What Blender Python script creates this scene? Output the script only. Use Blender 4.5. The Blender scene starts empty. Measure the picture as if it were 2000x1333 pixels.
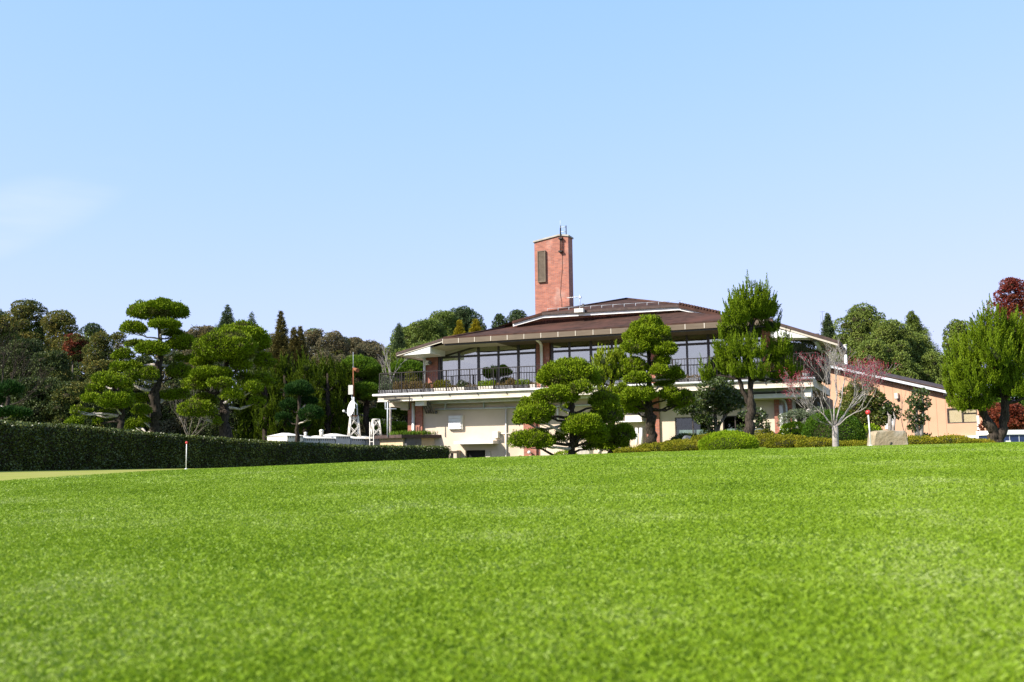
import bpy, math, random
import numpy as np
from mathutils import Matrix, Vector

sc = bpy.context.scene
col = sc.collection
R_ = math.radians

# ------------------------------------------------------------------ camera
F_PX = 2000 * 35.0 / 36.0
PITCH = math.atan(223.5 / F_PX)
ROLL = R_(0.7)
CAM = np.array([0.0, 0.0, 0.6])
_F = np.array([0, math.cos(PITCH), math.sin(PITCH)])
_U0 = np.array([0, -math.sin(PITCH), math.cos(PITCH)])
_R0 = np.array([1.0, 0, 0])
_R = math.cos(ROLL) * _R0 - math.sin(ROLL) * _U0
_U = math.sin(ROLL) * _R0 + math.cos(ROLL) * _U0
cd = bpy.data.cameras.new('camera')
cam = bpy.data.objects.new('camera', cd)
col.objects.link(cam)
cd.lens = 35.0
cd.sensor_width = 36.0
cd.clip_start = 0.1
cd.clip_end = 3000
m = Matrix.Identity(4)
for i in range(3):
    m[i][0], m[i][1], m[i][2], m[i][3] = _R[i], _U[i], -_F[i], CAM[i]
cam.matrix_world = m
cd.dof.use_dof = True
cd.dof.focus_distance = 40.0
cd.dof.aperture_fstop = 3.2
sc.camera = cam

# ------------------------------------------------------------------ world, sun, exposure
SUN_EL, SUN_AZ = 35.0, 241.3
w = bpy.data.worlds.new('World')
sc.world = w
w.use_nodes = True
nt = w.node_tree
for n in list(nt.nodes):
    nt.nodes.remove(n)
wo = nt.nodes.new('ShaderNodeOutputWorld')
bg = nt.nodes.new('ShaderNodeBackground')
sky = nt.nodes.new('ShaderNodeTexSky')
sky.sky_type = 'NISHITA'
sky.sun_disc = False
sky.sun_elevation = R_(SUN_EL)
sky.sun_rotation = R_(SUN_AZ)
sky.altitude = 0
sky.air_density = 1.0
sky.dust_density = 0.7
sky.ozone_density = 3.0
bg.inputs[1].default_value = 0.15
# a faint cirrus streak low in the western sky
tc = nt.nodes.new('ShaderNodeTexCoord')
mp = nt.nodes.new('ShaderNodeMapping')
mp.inputs['Rotation'].default_value = (0, R_(28), R_(24))
mp.inputs['Scale'].default_value = (3, 6, 26)
nz = nt.nodes.new('ShaderNodeTexNoise')
nz.inputs['Scale'].default_value = 1.0
nz.inputs['Detail'].default_value = 5
nt.links.new(tc.outputs['Generated'], mp.inputs[0])
nt.links.new(mp.outputs[0], nz.inputs['Vector'])
CD = _F + (10 - 1000) / F_PX * _R - (430 - 666.5) / F_PX * _U; CD = CD / np.linalg.norm(CD)
_ca, _sa = math.cos(R_(27)), math.sin(R_(27))
ax1 = (_ca * _R + _sa * _U) / 0.13; ax2 = (-_sa * _R + _ca * _U) / 0.034
sub = nt.nodes.new('ShaderNodeVectorMath'); sub.operation = 'SUBTRACT'; sub.inputs[1].default_value = tuple(CD)
nt.links.new(tc.outputs['Generated'], sub.inputs[0])
sq = []
for ax_ in (ax1, ax2):
    dp_ = nt.nodes.new('ShaderNodeVectorMath'); dp_.operation = 'DOT_PRODUCT'; dp_.inputs[1].default_value = tuple(ax_)
    nt.links.new(sub.outputs[0], dp_.inputs[0])
    p2 = nt.nodes.new('ShaderNodeMath'); p2.operation = 'MULTIPLY'
    nt.links.new(dp_.outputs['Value'], p2.inputs[0]); nt.links.new(dp_.outputs['Value'], p2.inputs[1]); sq.append(p2)
sm_ = nt.nodes.new('ShaderNodeMath'); sm_.operation = 'ADD'
nt.links.new(sq[0].outputs[0], sm_.inputs[0]); nt.links.new(sq[1].outputs[0], sm_.inputs[1])
mr = nt.nodes.new('ShaderNodeMapRange'); mr.interpolation_type = 'SMOOTHSTEP'
mr.inputs[1].default_value = 1.0; mr.inputs[2].default_value = 0.0
mr.inputs[3].default_value = 0; mr.inputs[4].default_value = 1
nt.links.new(sm_.outputs[0], mr.inputs[0])
mr2 = nt.nodes.new('ShaderNodeMapRange'); mr2.interpolation_type = 'SMOOTHSTEP'
mr2.inputs[1].default_value = 0.30; mr2.inputs[2].default_value = 0.72
mr2.inputs[3].default_value = 0; mr2.inputs[4].default_value = 0.21
nt.links.new(nz.outputs[0], mr2.inputs[0])
mu = nt.nodes.new('ShaderNodeMath'); mu.operation = 'MULTIPLY'
nt.links.new(mr.outputs[0], mu.inputs[0]); nt.links.new(mr2.outputs[0], mu.inputs[1])
mx = nt.nodes.new('ShaderNodeMixRGB')
mx.inputs[2].default_value = (3.9, 3.9, 4.4, 1)
# soft shoulder on the physical sky so that the bright horizon band does not burn out
v1 = nt.nodes.new('ShaderNodeVectorMath'); v1.operation = 'MULTIPLY'; v1.inputs[1].default_value = (2.12, 3.86, 3.42)
v2 = nt.nodes.new('ShaderNodeVectorMath'); v2.operation = 'MULTIPLY'; v2.inputs[1].default_value = (1 / 1.87, 1 / 0.915, 1 / 1.67)
v3 = nt.nodes.new('ShaderNodeVectorMath'); v3.operation = 'ADD'; v3.inputs[1].default_value = (1, 1, 1)
v4 = nt.nodes.new('ShaderNodeVectorMath'); v4.operation = 'DIVIDE'
nt.links.new(sky.outputs[0], v1.inputs[0]); nt.links.new(sky.outputs[0], v2.inputs[0])
nt.links.new(v2.outputs[0], v3.inputs[0]); nt.links.new(v1.outputs[0], v4.inputs[0]); nt.links.new(v3.outputs[0], v4.inputs[1])
nt.links.new(mu.outputs[0], mx.inputs[0]); nt.links.new(v4.outputs[0], mx.inputs[1])
nt.links.new(mx.outputs[0], bg.inputs[0])
nt.links.new(bg.outputs[0], wo.inputs[0])

sd = bpy.data.lights.new('sun', 'SUN')
sun = bpy.data.objects.new('sun', sd)
col.objects.link(sun)
sd.energy = 4.8
sd.angle = R_(0.5)
sd.color = (1.0, 0.94, 0.84)
_az, _el = R_(SUN_AZ), R_(SUN_EL)
to_sun = Vector((math.sin(_az) * math.cos(_el), math.cos(_az) * math.cos(_el), math.sin(_el)))
sun.rotation_euler = to_sun.to_track_quat('Z', 'Y').to_euler()
sun.location = (-30, -20, 40)
sc.view_settings.view_transform = 'Standard'
sc.view_settings.look = 'None'
sc.view_settings.exposure = 0.9
sc.view_settings.gamma = 1
sc.render.engine = 'CYCLES'
sc.cycles.use_denoising = True
sc.cycles.denoiser = 'OPENIMAGEDENOISE'
sc.cycles.denoising_input_passes = 'RGB_ALBEDO_NORMAL'
sc.cycles.denoising_prefilter = 'NONE'
sc.cycles.max_bounces = 6
sc.cycles.diffuse_bounces = 2
sc.cycles.transparent_max_bounces = 8
sc.cycles.use_adaptive_sampling = False
sc.cycles.sample_clamp_indirect = 3.0


def P(px, py, Y):
    d = _F + (px - 1000) / F_PX * _R - (py - 666.5) / F_PX * _U
    return CAM + d * (Y / d[1])


def m_px(Y):
    return Y / F_PX


# ------------------------------------------------------------------ tagging helpers
def tag(o, label=None, cat=None, group=None, kind=None):
    if label: o['label'] = label
    if cat: o['category'] = cat
    if group: o['group'] = group
    if kind: o['kind'] = kind
    return o


def empty(name, loc, label, cat, group=None):
    o = bpy.data.objects.new(name, None)
    o.empty_display_size = 0.2
    col.objects.link(o)
    o.location = loc
    return tag(o, label, cat, group)


def link(name, me, parent=None):
    o = bpy.data.objects.new(name, me)
    col.objects.link(o)
    if parent is not None:
        o.parent = parent
    return o


# ------------------------------------------------------------------ materials
def newmat(name):
    ma = bpy.data.materials.new(name)
    ma.use_nodes = True
    t = ma.node_tree
    b = t.nodes['Principled BSDF']
    return ma, t, b


def objco(t, scale=1.0):
    c = t.nodes.new('ShaderNodeTexCoord')
    return c.outputs['Object']


def noise_mat(name, c1, c2, scale=4, rough=0.7, bump=0.0, spec=0.3, metallic=0.0, detail=6, c3=None, s3=1.0, bscale=None, stretch=None):
    ma, t, b = newmat(name)
    co = objco(t)
    if stretch:
        mpp = t.nodes.new('ShaderNodeMapping'); mpp.inputs['Scale'].default_value = stretch
        t.links.new(co, mpp.inputs[0]); co = mpp.outputs[0]
    n = t.nodes.new('ShaderNodeTexNoise'); n.inputs['Scale'].default_value = scale; n.inputs['Detail'].default_value = detail
    t.links.new(co, n.inputs['Vector'])
    r = t.nodes.new('ShaderNodeValToRGB')
    r.color_ramp.elements[0].position = 0.32; r.color_ramp.elements[1].position = 0.68
    r.color_ramp.elements[0].color = (*c1, 1); r.color_ramp.elements[1].color = (*c2, 1)
    t.links.new(n.outputs[0], r.inputs[0])
    out = r.outputs[0]
    if c3:
        n3 = t.nodes.new('ShaderNodeTexNoise'); n3.inputs['Scale'].default_value = s3; n3.inputs['Detail'].default_value = 4
        t.links.new(co, n3.inputs['Vector'])
        r3 = t.nodes.new('ShaderNodeValToRGB'); r3.color_ramp.elements[0].position = 0.5; r3.color_ramp.elements[1].position = 0.7
        t.links.new(n3.outputs[0], r3.inputs[0])
        mxx = t.nodes.new('ShaderNodeMixRGB'); mxx.inputs[2].default_value = (*c3, 1)
        t.links.new(r3.outputs[0], mxx.inputs[0]); t.links.new(out, mxx.inputs[1]); out = mxx.outputs[0]
    t.links.new(out, b.inputs['Base Color'])
    b.inputs['Roughness'].default_value = rough
    b.inputs['Specular IOR Level'].default_value = spec
    b.inputs['Metallic'].default_value = metallic
    if bump:
        nb = t.nodes.new('ShaderNodeTexNoise'); nb.inputs['Scale'].default_value = bscale or scale * 4; nb.inputs['Detail'].default_value = 5
        t.links.new(co, nb.inputs['Vector'])
        bp = t.nodes.new('ShaderNodeBump'); bp.inputs['Strength'].default_value = bump; bp.inputs['Distance'].default_value = 0.02
        t.links.new(nb.outputs[0], bp.inputs['Height']); t.links.new(bp.outputs[0], b.inputs['Normal'])
    return ma


def leaf_mat(name, cols, rough=0.55, spec=0.25, trans=0.3, nscale=1.2, patch=None):
    """colour varies leaf by leaf and in soft patches over the plant"""
    ma, t, b = newmat(name)
    g = t.nodes.new('ShaderNodeNewGeometry')
    r = t.nodes.new('ShaderNodeValToRGB')
    els = r.color_ramp.elements
    while len(els) < len(cols): els.new(0.5)
    for i, c in enumerate(cols):
        els[i].position = i / (len(cols) - 1); els[i].color = (*c, 1)
    n = t.nodes.new('ShaderNodeTexNoise'); n.inputs['Scale'].default_value = nscale; n.inputs['Detail'].default_value = 3
    t.links.new(objco(t), n.inputs['Vector'])
    # random-per-leaf 60 %, patches 40 %
    a = t.nodes.new('ShaderNodeMath'); a.operation = 'MULTIPLY'; a.inputs[1].default_value = 0.5
    t.links.new(g.outputs['Random Per Island'], a.inputs[0])
    c2 = t.nodes.new('ShaderNodeMapRange'); c2.inputs[1].default_value = 0.3; c2.inputs[2].default_value = 0.7
    c2.inputs[3].default_value = 0; c2.inputs[4].default_value = 0.5
    t.links.new(n.outputs[0], c2.inputs[0])
    ad = t.nodes.new('ShaderNodeMath'); ad.operation = 'ADD'
    t.links.new(a.outputs[0], ad.inputs[0]); t.links.new(c2.outputs[0], ad.inputs[1])
    t.links.new(ad.outputs[0], r.inputs[0])
    t.links.new(r.outputs[0], b.inputs['Base Color'])
    b.inputs['Roughness'].default_value = rough
    b.inputs['Specular IOR Level'].default_value = spec
    if trans > 0:
        tr = t.nodes.new('ShaderNodeBsdfTranslucent'); t.links.new(r.outputs[0], tr.inputs[0])
        ms = t.nodes.new('ShaderNodeMixShader'); ms.inputs[0].default_value = trans
        t.links.new(b.outputs[0], ms.inputs[1]); t.links.new(tr.outputs[0], ms.inputs[2])
        t.links.new(ms.outputs[0], t.nodes['Material Output'].inputs[0])
    return ma


def brick_mat(name):
    ma, t, b = newmat(name)
    sx = t.nodes.new('ShaderNodeSeparateXYZ'); t.links.new(objco(t), sx.inputs[0])
    ad = t.nodes.new('ShaderNodeMath'); ad.operation = 'ADD'
    t.links.new(sx.outputs[0], ad.inputs[0]); t.links.new(sx.outputs[1], ad.inputs[1])
    cb = t.nodes.new('ShaderNodeCombineXYZ'); t.links.new(ad.outputs[0], cb.inputs[0]); t.links.new(sx.outputs[2], cb.inputs[1])
    br = t.nodes.new('ShaderNodeTexBrick')
    br.inputs['Scale'].default_value = 1.0
    br.inputs['Brick Width'].default_value = 0.22; br.inputs['Row Height'].default_value = 0.07
    br.inputs['Mortar Size'].default_value = 0.009; br.inputs['Mortar Smooth'].default_value = 0.3
    br.inputs['Color1'].default_value = (0.42, 0.13, 0.072, 1); br.inputs['Color2'].default_value = (0.28, 0.08, 0.048, 1)
    br.inputs['Mortar'].default_value = (0.27, 0.18, 0.15, 1)
    t.links.new(cb.outputs[0], br.inputs['Vector'])
    n = t.nodes.new('ShaderNodeTexNoise'); n.inputs['Scale'].default_value = 1.3; n.inputs['Detail'].default_value = 8
    t.links.new(objco(t), n.inputs['Vector'])
    r = t.nodes.new('ShaderNodeValToRGB'); r.color_ramp.elements[0].position = 0.58; r.color_ramp.elements[1].position = 0.95
    t.links.new(n.outputs[0], r.inputs[0])
    mxx = t.nodes.new('ShaderNodeMixRGB'); mxx.inputs[2].default_value = (0.50, 0.36, 0.30, 1)
    t.links.new(r.outputs[0], mxx.inputs[0]); t.links.new(br.outputs[0], mxx.inputs[1])
    n4 = t.nodes.new('ShaderNodeTexNoise'); n4.inputs['Scale'].default_value = 3.5; n4.inputs['Detail'].default_value = 9
    t.links.new(objco(t), n4.inputs['Vector'])
    m4 = t.nodes.new('ShaderNodeMapRange'); m4.inputs[1].default_value = .3; m4.inputs[2].default_value = .7; m4.inputs[3].default_value = .82; m4.inputs[4].default_value = 1.14
    t.links.new(n4.outputs[0], m4.inputs[0])
    v5 = t.nodes.new('ShaderNodeVectorMath'); v5.operation = 'SCALE'
    t.links.new(mxx.outputs[0], v5.inputs[0]); t.links.new(m4.outputs[0], v5.inputs['Scale'])
    t.links.new(v5.outputs[0], b.inputs['Base Color'])
    b.inputs['Roughness'].default_value = 0.75
    bp = t.nodes.new('ShaderNodeBump'); bp.inputs['Strength'].default_value = 0.4; bp.inputs['Distance'].default_value = 0.01
    inv = t.nodes.new('ShaderNodeMath'); inv.operation = 'SUBTRACT'; inv.inputs[0].default_value = 1
    t.links.new(br.outputs['Fac'], inv.inputs[1]); t.links.new(inv.outputs[0], bp.inputs['Height'])
    t.links.new(bp.outputs[0], b.inputs['Normal'])
    return ma


def glass_mat(name, tint=(0.62, 0.68, 0.70), refl=0.52, rc=(0.78, 0.80, 0.64)):
    ma, t, b = newmat(name)
    t.nodes.remove(b)
    gl = t.nodes.new('ShaderNodeBsdfGlossy'); gl.inputs['Color'].default_value = (*rc, 1); gl.inputs['Roughness'].default_value = 0.015
    tp = t.nodes.new('ShaderNodeBsdfTransparent'); tp.inputs[0].default_value = (*tint, 1)
    ms = t.nodes.new('ShaderNodeMixShader'); ms.inputs[0].default_value = refl
    n = t.nodes.new('ShaderNodeTexNoise'); n.inputs['Scale'].default_value = 0.9; n.inputs['Detail'].default_value = 1
    t.links.new(objco(t), n.inputs['Vector'])
    bp = t.nodes.new('ShaderNodeBump'); bp.inputs['Strength'].default_value = 0.14; bp.inputs['Distance'].default_value = 0.05
    t.links.new(n.outputs[0], bp.inputs['Height']); t.links.new(bp.outputs[0], gl.inputs['Normal'])
    t.links.new(tp.outputs[0], ms.inputs[1]); t.links.new(gl.outputs[0], ms.inputs[2])
    t.links.new(ms.outputs[0], t.nodes['Material Output'].inputs[0])
    return ma


M = {}
M['lawn'] = noise_mat('lawn_soil', (0.095, 0.155, 0.008), (0.135, 0.20, 0.016), 7, 0.9, 0.3, 0.1, c3=(0.17, 0.215, 0.035), s3=0.6)
M['forest_floor'] = noise_mat('forest_floor', (0.015, 0.015, 0.007), (0.04, 0.035, 0.016), 3, 0.95, 0.4, 0.05)
M['blade'] = leaf_mat('grass_blade', [(0.1225, 0.2018, 0.0073), (0.1811, 0.2949, 0.0121), (0.2399, 0.3517, 0.0218), (0.372, 0.4448, 0.1574)], 0.5, 0.25, 0.30, 0.9)
M['green'] = noise_mat('short_green_turf', (0.22, 0.24, 0.045), (0.29, 0.29, 0.07), 2, 0.95, 0.15, 0.05, c3=(0.31, 0.28, 0.09), s3=0.7)
M['hedge'] = leaf_mat('hedge_leaf', [(0.023, 0.0364, 0.0044), (0.0633, 0.0845, 0.011), (0.1955, 0.221, 0.0495)], 0.4, 0.4, 0.12)
M['twig'] = noise_mat('inner_twig_shade', (0.020, 0.020, 0.010), (0.045, 0.036, 0.020), 12, 0.9, 0, 0.1)  # dark twig core, also blocks light and stands in for inner shade
M['innershade'] = noise_mat('inner_shade_core', (0.012, 0.018, 0.005), (0.026, 0.034, 0.010), 14, 0.95, 0, 0.05)  # dark core colour standing in for shade between the sprays
M['juniper'] = leaf_mat('clipped_juniper_leaf', [(0.0731, 0.1153, 0.0046), (0.1378, 0.2008, 0.0058), (0.2066, 0.2649, 0.0092)], 0.6, 0.09, 0.06, 1.1)
M['juniper_brown'] = leaf_mat('browned_juniper_leaf', [(0.096, 0.072, 0.036), (0.12, 0.128, 0.032), (0.104, 0.16, 0.016)], 0.7, 0.07, 0.12, 2.5)
M['spray'] = leaf_mat('juniper_spray', [(0.0365, 0.0669, 0.0032), (0.1096, 0.1715, 0.0064), (0.1867, 0.2509, 0.0104)], 0.55, 0.09, 0.08, 1.0)
M['pale_spray'] = leaf_mat('pale_juniper_spray', [(0.1105, 0.17, 0.0102), (0.221, 0.289, 0.017), (0.323, 0.34, 0.0255)], 0.55, 0.09, 0.20, 1.0)
M['thicket'] = leaf_mat('shaded_thicket_leaf', [(0.0299, 0.0537, 0.0032), (0.0636, 0.0994, 0.004), (0.0994, 0.1313, 0.0072)], 0.55, 0.09, 0.16, 1.0)  # spray colour darkened, the shade of taller trees put into it
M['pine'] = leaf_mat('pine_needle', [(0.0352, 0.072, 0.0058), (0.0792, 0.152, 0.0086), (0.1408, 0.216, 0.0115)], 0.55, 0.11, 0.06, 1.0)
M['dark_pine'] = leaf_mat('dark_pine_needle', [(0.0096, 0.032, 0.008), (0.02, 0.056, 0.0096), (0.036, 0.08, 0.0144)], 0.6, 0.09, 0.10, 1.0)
M['shade_oak'] = leaf_mat('shaded_wood_leaf', [(0.0264, 0.0413, 0.011), (0.054, 0.075, 0.0176), (0.102, 0.1187, 0.0308)], 0.5, 0.15, 0.1, 0.6)  # darker copy of the oak leaf, with the wood's shade in its colour
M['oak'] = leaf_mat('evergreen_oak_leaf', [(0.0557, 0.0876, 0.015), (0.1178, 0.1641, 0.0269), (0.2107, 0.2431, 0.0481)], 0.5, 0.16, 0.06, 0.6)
M['cedar'] = leaf_mat('cedar_leaf', [(0.034, 0.0612, 0.0238), (0.068, 0.102, 0.0382), (0.119, 0.153, 0.051)], 0.6, 0.09, 0.12, 0.7)
M['browncedar'] = leaf_mat('autumn_cedar_leaf', [(0.0595, 0.051, 0.0153), (0.1105, 0.0935, 0.0238), (0.1615, 0.1445, 0.034)], 0.6, 0.09, 0.12, 0.7)
M['autumn'] = leaf_mat('autumn_ochre_leaf', [(0.0324, 0.055, 0.0143), (0.1134, 0.1298, 0.0286), (0.2916, 0.2035, 0.0396)], 0.6, 0.09, 0.20, 0.5)
M['grey_autumn'] = leaf_mat('hazy_autumn_leaf', [(0.0756, 0.0903, 0.0486), (0.1512, 0.1381, 0.0756), (0.252, 0.1593, 0.0648)], 0.7, 0.07, 0.20, 0.3)  # autumn colour greyed and lightened, distant haze put into it
M['autumn_red'] = leaf_mat('autumn_red_leaf', [(0.1, 0.02, 0.01), (0.19, 0.04, 0.018), (0.25, 0.09, 0.03)], 0.55, 0.25, 0.35, 0.7)
M['maroon'] = leaf_mat('maroon_leaf', [(0.09, 0.02, 0.016), (0.20, 0.035, 0.025), (0.28, 0.07, 0.04)], 0.55, 0.25, 0.35, 0.7)
M['crimson'] = leaf_mat('crimson_leaf', [(0.2, 0.02, 0.04), (0.33, 0.04, 0.07), (0.38, 0.09, 0.09)], 0.5, 0.3, 0.35, 2)
M['gold'] = leaf_mat('golden_conifer_leaf', [(0.144, 0.135, 0.009), (0.27, 0.216, 0.0108), (0.378, 0.27, 0.018)], 0.6, 0.09, 0.20, 0.8)
M['azalea'] = leaf_mat('azalea_leaf', [(0.068, 0.088, 0.0064), (0.176, 0.176, 0.0096), (0.272, 0.208, 0.016)], 0.6, 0.09, 0.15, 1.6)
M['bright'] = leaf_mat('bright_shrub_leaf', [(0.12, 0.2025, 0.006), (0.2025, 0.3, 0.009), (0.27, 0.345, 0.015)], 0.55, 0.09, 0.20, 1.4)
M['darkshrub'] = leaf_mat('dark_shrub_leaf', [(0.0264, 0.069, 0.0058), (0.0515, 0.1104, 0.0077), (0.103, 0.1656, 0.0115)], 0.5, 0.11, 0.10, 1.4)
M['camellia'] = leaf_mat('camellia_leaf', [(0.024, 0.044, 0.0096), (0.052, 0.08, 0.016), (0.112, 0.144, 0.032)], 0.35, 0.5, 0.10, 1.4)
M['olive'] = leaf_mat('olive_leaf', [(0.072, 0.096, 0.048), (0.12, 0.152, 0.08), (0.176, 0.208, 0.12)], 0.6, 0.2, 0.15, 1.4)
M['mixedshrub'] = leaf_mat('mixed_shrub_leaf', [(0.0382, 0.0638, 0.0102), (0.0935, 0.119, 0.017), (0.204, 0.187, 0.034)], 0.4, 0.4, 0.18, 2)
M['dried'] = leaf_mat('dried_flower', [(0.10, 0.09, 0.03), (0.22, 0.15, 0.06), (0.30, 0.24, 0.10)], 0.7, 0.1, 0.3, 3)
M['bark'] = noise_mat('dark_bark', (0.010, 0.008, 0.006), (0.075, 0.058, 0.044), 9, 0.9, 0.9, 0.15, stretch=(3, 3, 0.8), bscale=14)
M['greybark'] = noise_mat('grey_bark', (0.07, 0.058, 0.045), (0.20, 0.17, 0.14), 9, 0.9, 0.7, 0.15, stretch=(3, 3, 0.8), bscale=14)
M['deadwood'] = noise_mat('bleached_branch', (0.30, 0.26, 0.22), (0.60, 0.55, 0.50), 14, 0.85, 0.5, 0.15)
M['palebark'] = noise_mat('pale_bark', (0.23, 0.20, 0.18), (0.38, 0.345, 0.32), 8, 0.85, 0.4, 0.15, c3=(0.18, 0.155, 0.125), s3=5)
M['brick'] = brick_mat('red_brick')
M['cream'] = noise_mat('cream_render', (0.575, 0.475, 0.37), (0.615, 0.51, 0.405), 2.5, 0.85, 0.12, 0.2, c3=(0.51, 0.415, 0.315), s3=0.5, bscale=60)
M['slab'] = noise_mat('stained_slab_paint', (0.56, 0.48, 0.38), (0.66, 0.60, 0.50), 3, 0.8, 0.1, 0.2, c3=(0.50, 0.40, 0.28), s3=1.6, stretch=(1, 1, 3))
M['white'] = noise_mat('white_paint', (0.72, 0.71, 0.68), (0.80, 0.79, 0.76), 5, 0.45, 0.0, 0.4)
M['offwhite'] = noise_mat('weathered_white_paint', (0.60, 0.56, 0.49), (0.74, 0.70, 0.63), 3, 0.6, 0.05, 0.3)
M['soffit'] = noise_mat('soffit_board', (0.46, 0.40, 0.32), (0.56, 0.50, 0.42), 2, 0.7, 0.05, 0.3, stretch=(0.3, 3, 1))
M['shadesoffit'] = noise_mat('shade_toned_soffit', (0.07, 0.05, 0.035), (0.11, 0.08, 0.055), 2, 0.7, 0.05, 0.3, stretch=(0.3, 3, 1))  # darker soffit colour, standing in for deep shade under the roof
M['fascia'] = noise_mat('beige_metal_fascia', (0.10, 0.070, 0.042), (0.135, 0.098, 0.062), 4, 0.5, 0.05, 0.4, stretch=(0.5, 1, 3))
M['rooftile'] = noise_mat('rusty_brown_roof', (0.038, 0.023, 0.018), (0.080, 0.042, 0.032), 2.6, 0.9, 0.6, 0.1, c3=(0.098, 0.045, 0.033), s3=0.4, bscale=20)
M['roofedge'] = noise_mat('dark_roof_edge', (0.045, 0.030, 0.026), (0.09, 0.055, 0.045), 6, 0.7, 0.3, 0.3)
M['bronze'] = noise_mat('dark_bronze_frame', (0.035, 0.026, 0.024), (0.055, 0.042, 0.038), 8, 0.4, 0, 0.5)
M['iron'] = noise_mat('dark_iron_rail', (0.014, 0.011, 0.011), (0.026, 0.020, 0.019), 20, 0.6, 0, 0.25)
M['grey'] = noise_mat('grey_galvanised_pipe', (0.42, 0.45, 0.48), (0.54, 0.57, 0.60), 3, 0.45, 0, 0.5)
M['darkmetal'] = noise_mat('dark_grey_metal', (0.06, 0.06, 0.065), (0.12, 0.12, 0.12), 5, 0.5, 0, 0.4)
M['glass'] = glass_mat('window_glass')
M['glass_low'] = glass_mat('ground_floor_glass', (0.75, 0.82, 0.80), 0.13, (0.5, 0.52, 0.45))
M['clear_glass'] = glass_mat('clear_glass', (0.92, 0.92, 0.90), 0.08, (0.6, 0.6, 0.55))
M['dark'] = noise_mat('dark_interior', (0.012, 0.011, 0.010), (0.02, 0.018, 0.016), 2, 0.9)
M['interior'] = noise_mat('room_interior', (0.36, 0.35, 0.32), (0.46, 0.44, 0.40), 1.5, 0.9)
M['curtain'] = noise_mat('net_curtain', (0.50, 0.52, 0.50), (0.66, 0.67, 0.64), 2, 0.9, 0.4, 0.1, stretch=(9, 1, 0.3))
M['peach'] = noise_mat('peach_siding', (0.47, 0.275, 0.172), (0.515, 0.305, 0.195), 1.5, 0.7, 0.05, 0.25)
M['groove'] = noise_mat('siding_groove', (0.28, 0.17, 0.11), (0.34, 0.21, 0.14), 2, 0.8)
M['stone'] = noise_mat('pale_granite', (0.26, 0.20, 0.12), (0.38, 0.31, 0.21), 5, 0.85, 0.7, 0.2, c3=(0.44, 0.42, 0.37), s3=2.2, bscale=22)
M['rock'] = noise_mat('blue_grey_rock', (0.05, 0.055, 0.065), (0.16, 0.17, 0.18), 4, 0.8, 0.9, 0.3, bscale=9)
M['tank'] = noise_mat('grey_blue_panel', (0.36, 0.40, 0.46), (0.48, 0.52, 0.57), 3, 0.5, 0, 0.4, c3=(0.34, 0.37, 0.42), s3=1.5)
M['rust'] = noise_mat('rust', (0.17, 0.055, 0.025), (0.30, 0.12, 0.05), 10, 0.8, 0.3)
M['redpaint'] = noise_mat('red_knob_paint', (0.55, 0.03, 0.03), (0.64, 0.05, 0.045), 6, 0.35, 0, 0.5)
M['concrete'] = noise_mat('concrete', (0.30, 0.28, 0.24), (0.44, 0.41, 0.36), 4, 0.9, 0.3)
M['blackmark'] = noise_mat('dark_carved_recess', (0.03, 0.03, 0.03), (0.05, 0.05, 0.045), 9, 0.9)
M['bluepanel'] = noise_mat('dark_blue_panel', (0.012, 0.025, 0.085), (0.03, 0.05, 0.14), 3, 0.25, 0, 0.6)
M['sandstone'] = noise_mat('beige_wall', (0.46, 0.36, 0.22), (0.56, 0.44, 0.28), 3, 0.85, 0.2)
M['blind'] = noise_mat('beige_blind', (0.62, 0.52, 0.34), (0.70, 0.60, 0.42), 2, 0.8)
M['planter'] = noise_mat('grey_planter', (0.16, 0.16, 0.17), (0.24, 0.24, 0.25), 6, 0.7)


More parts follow.
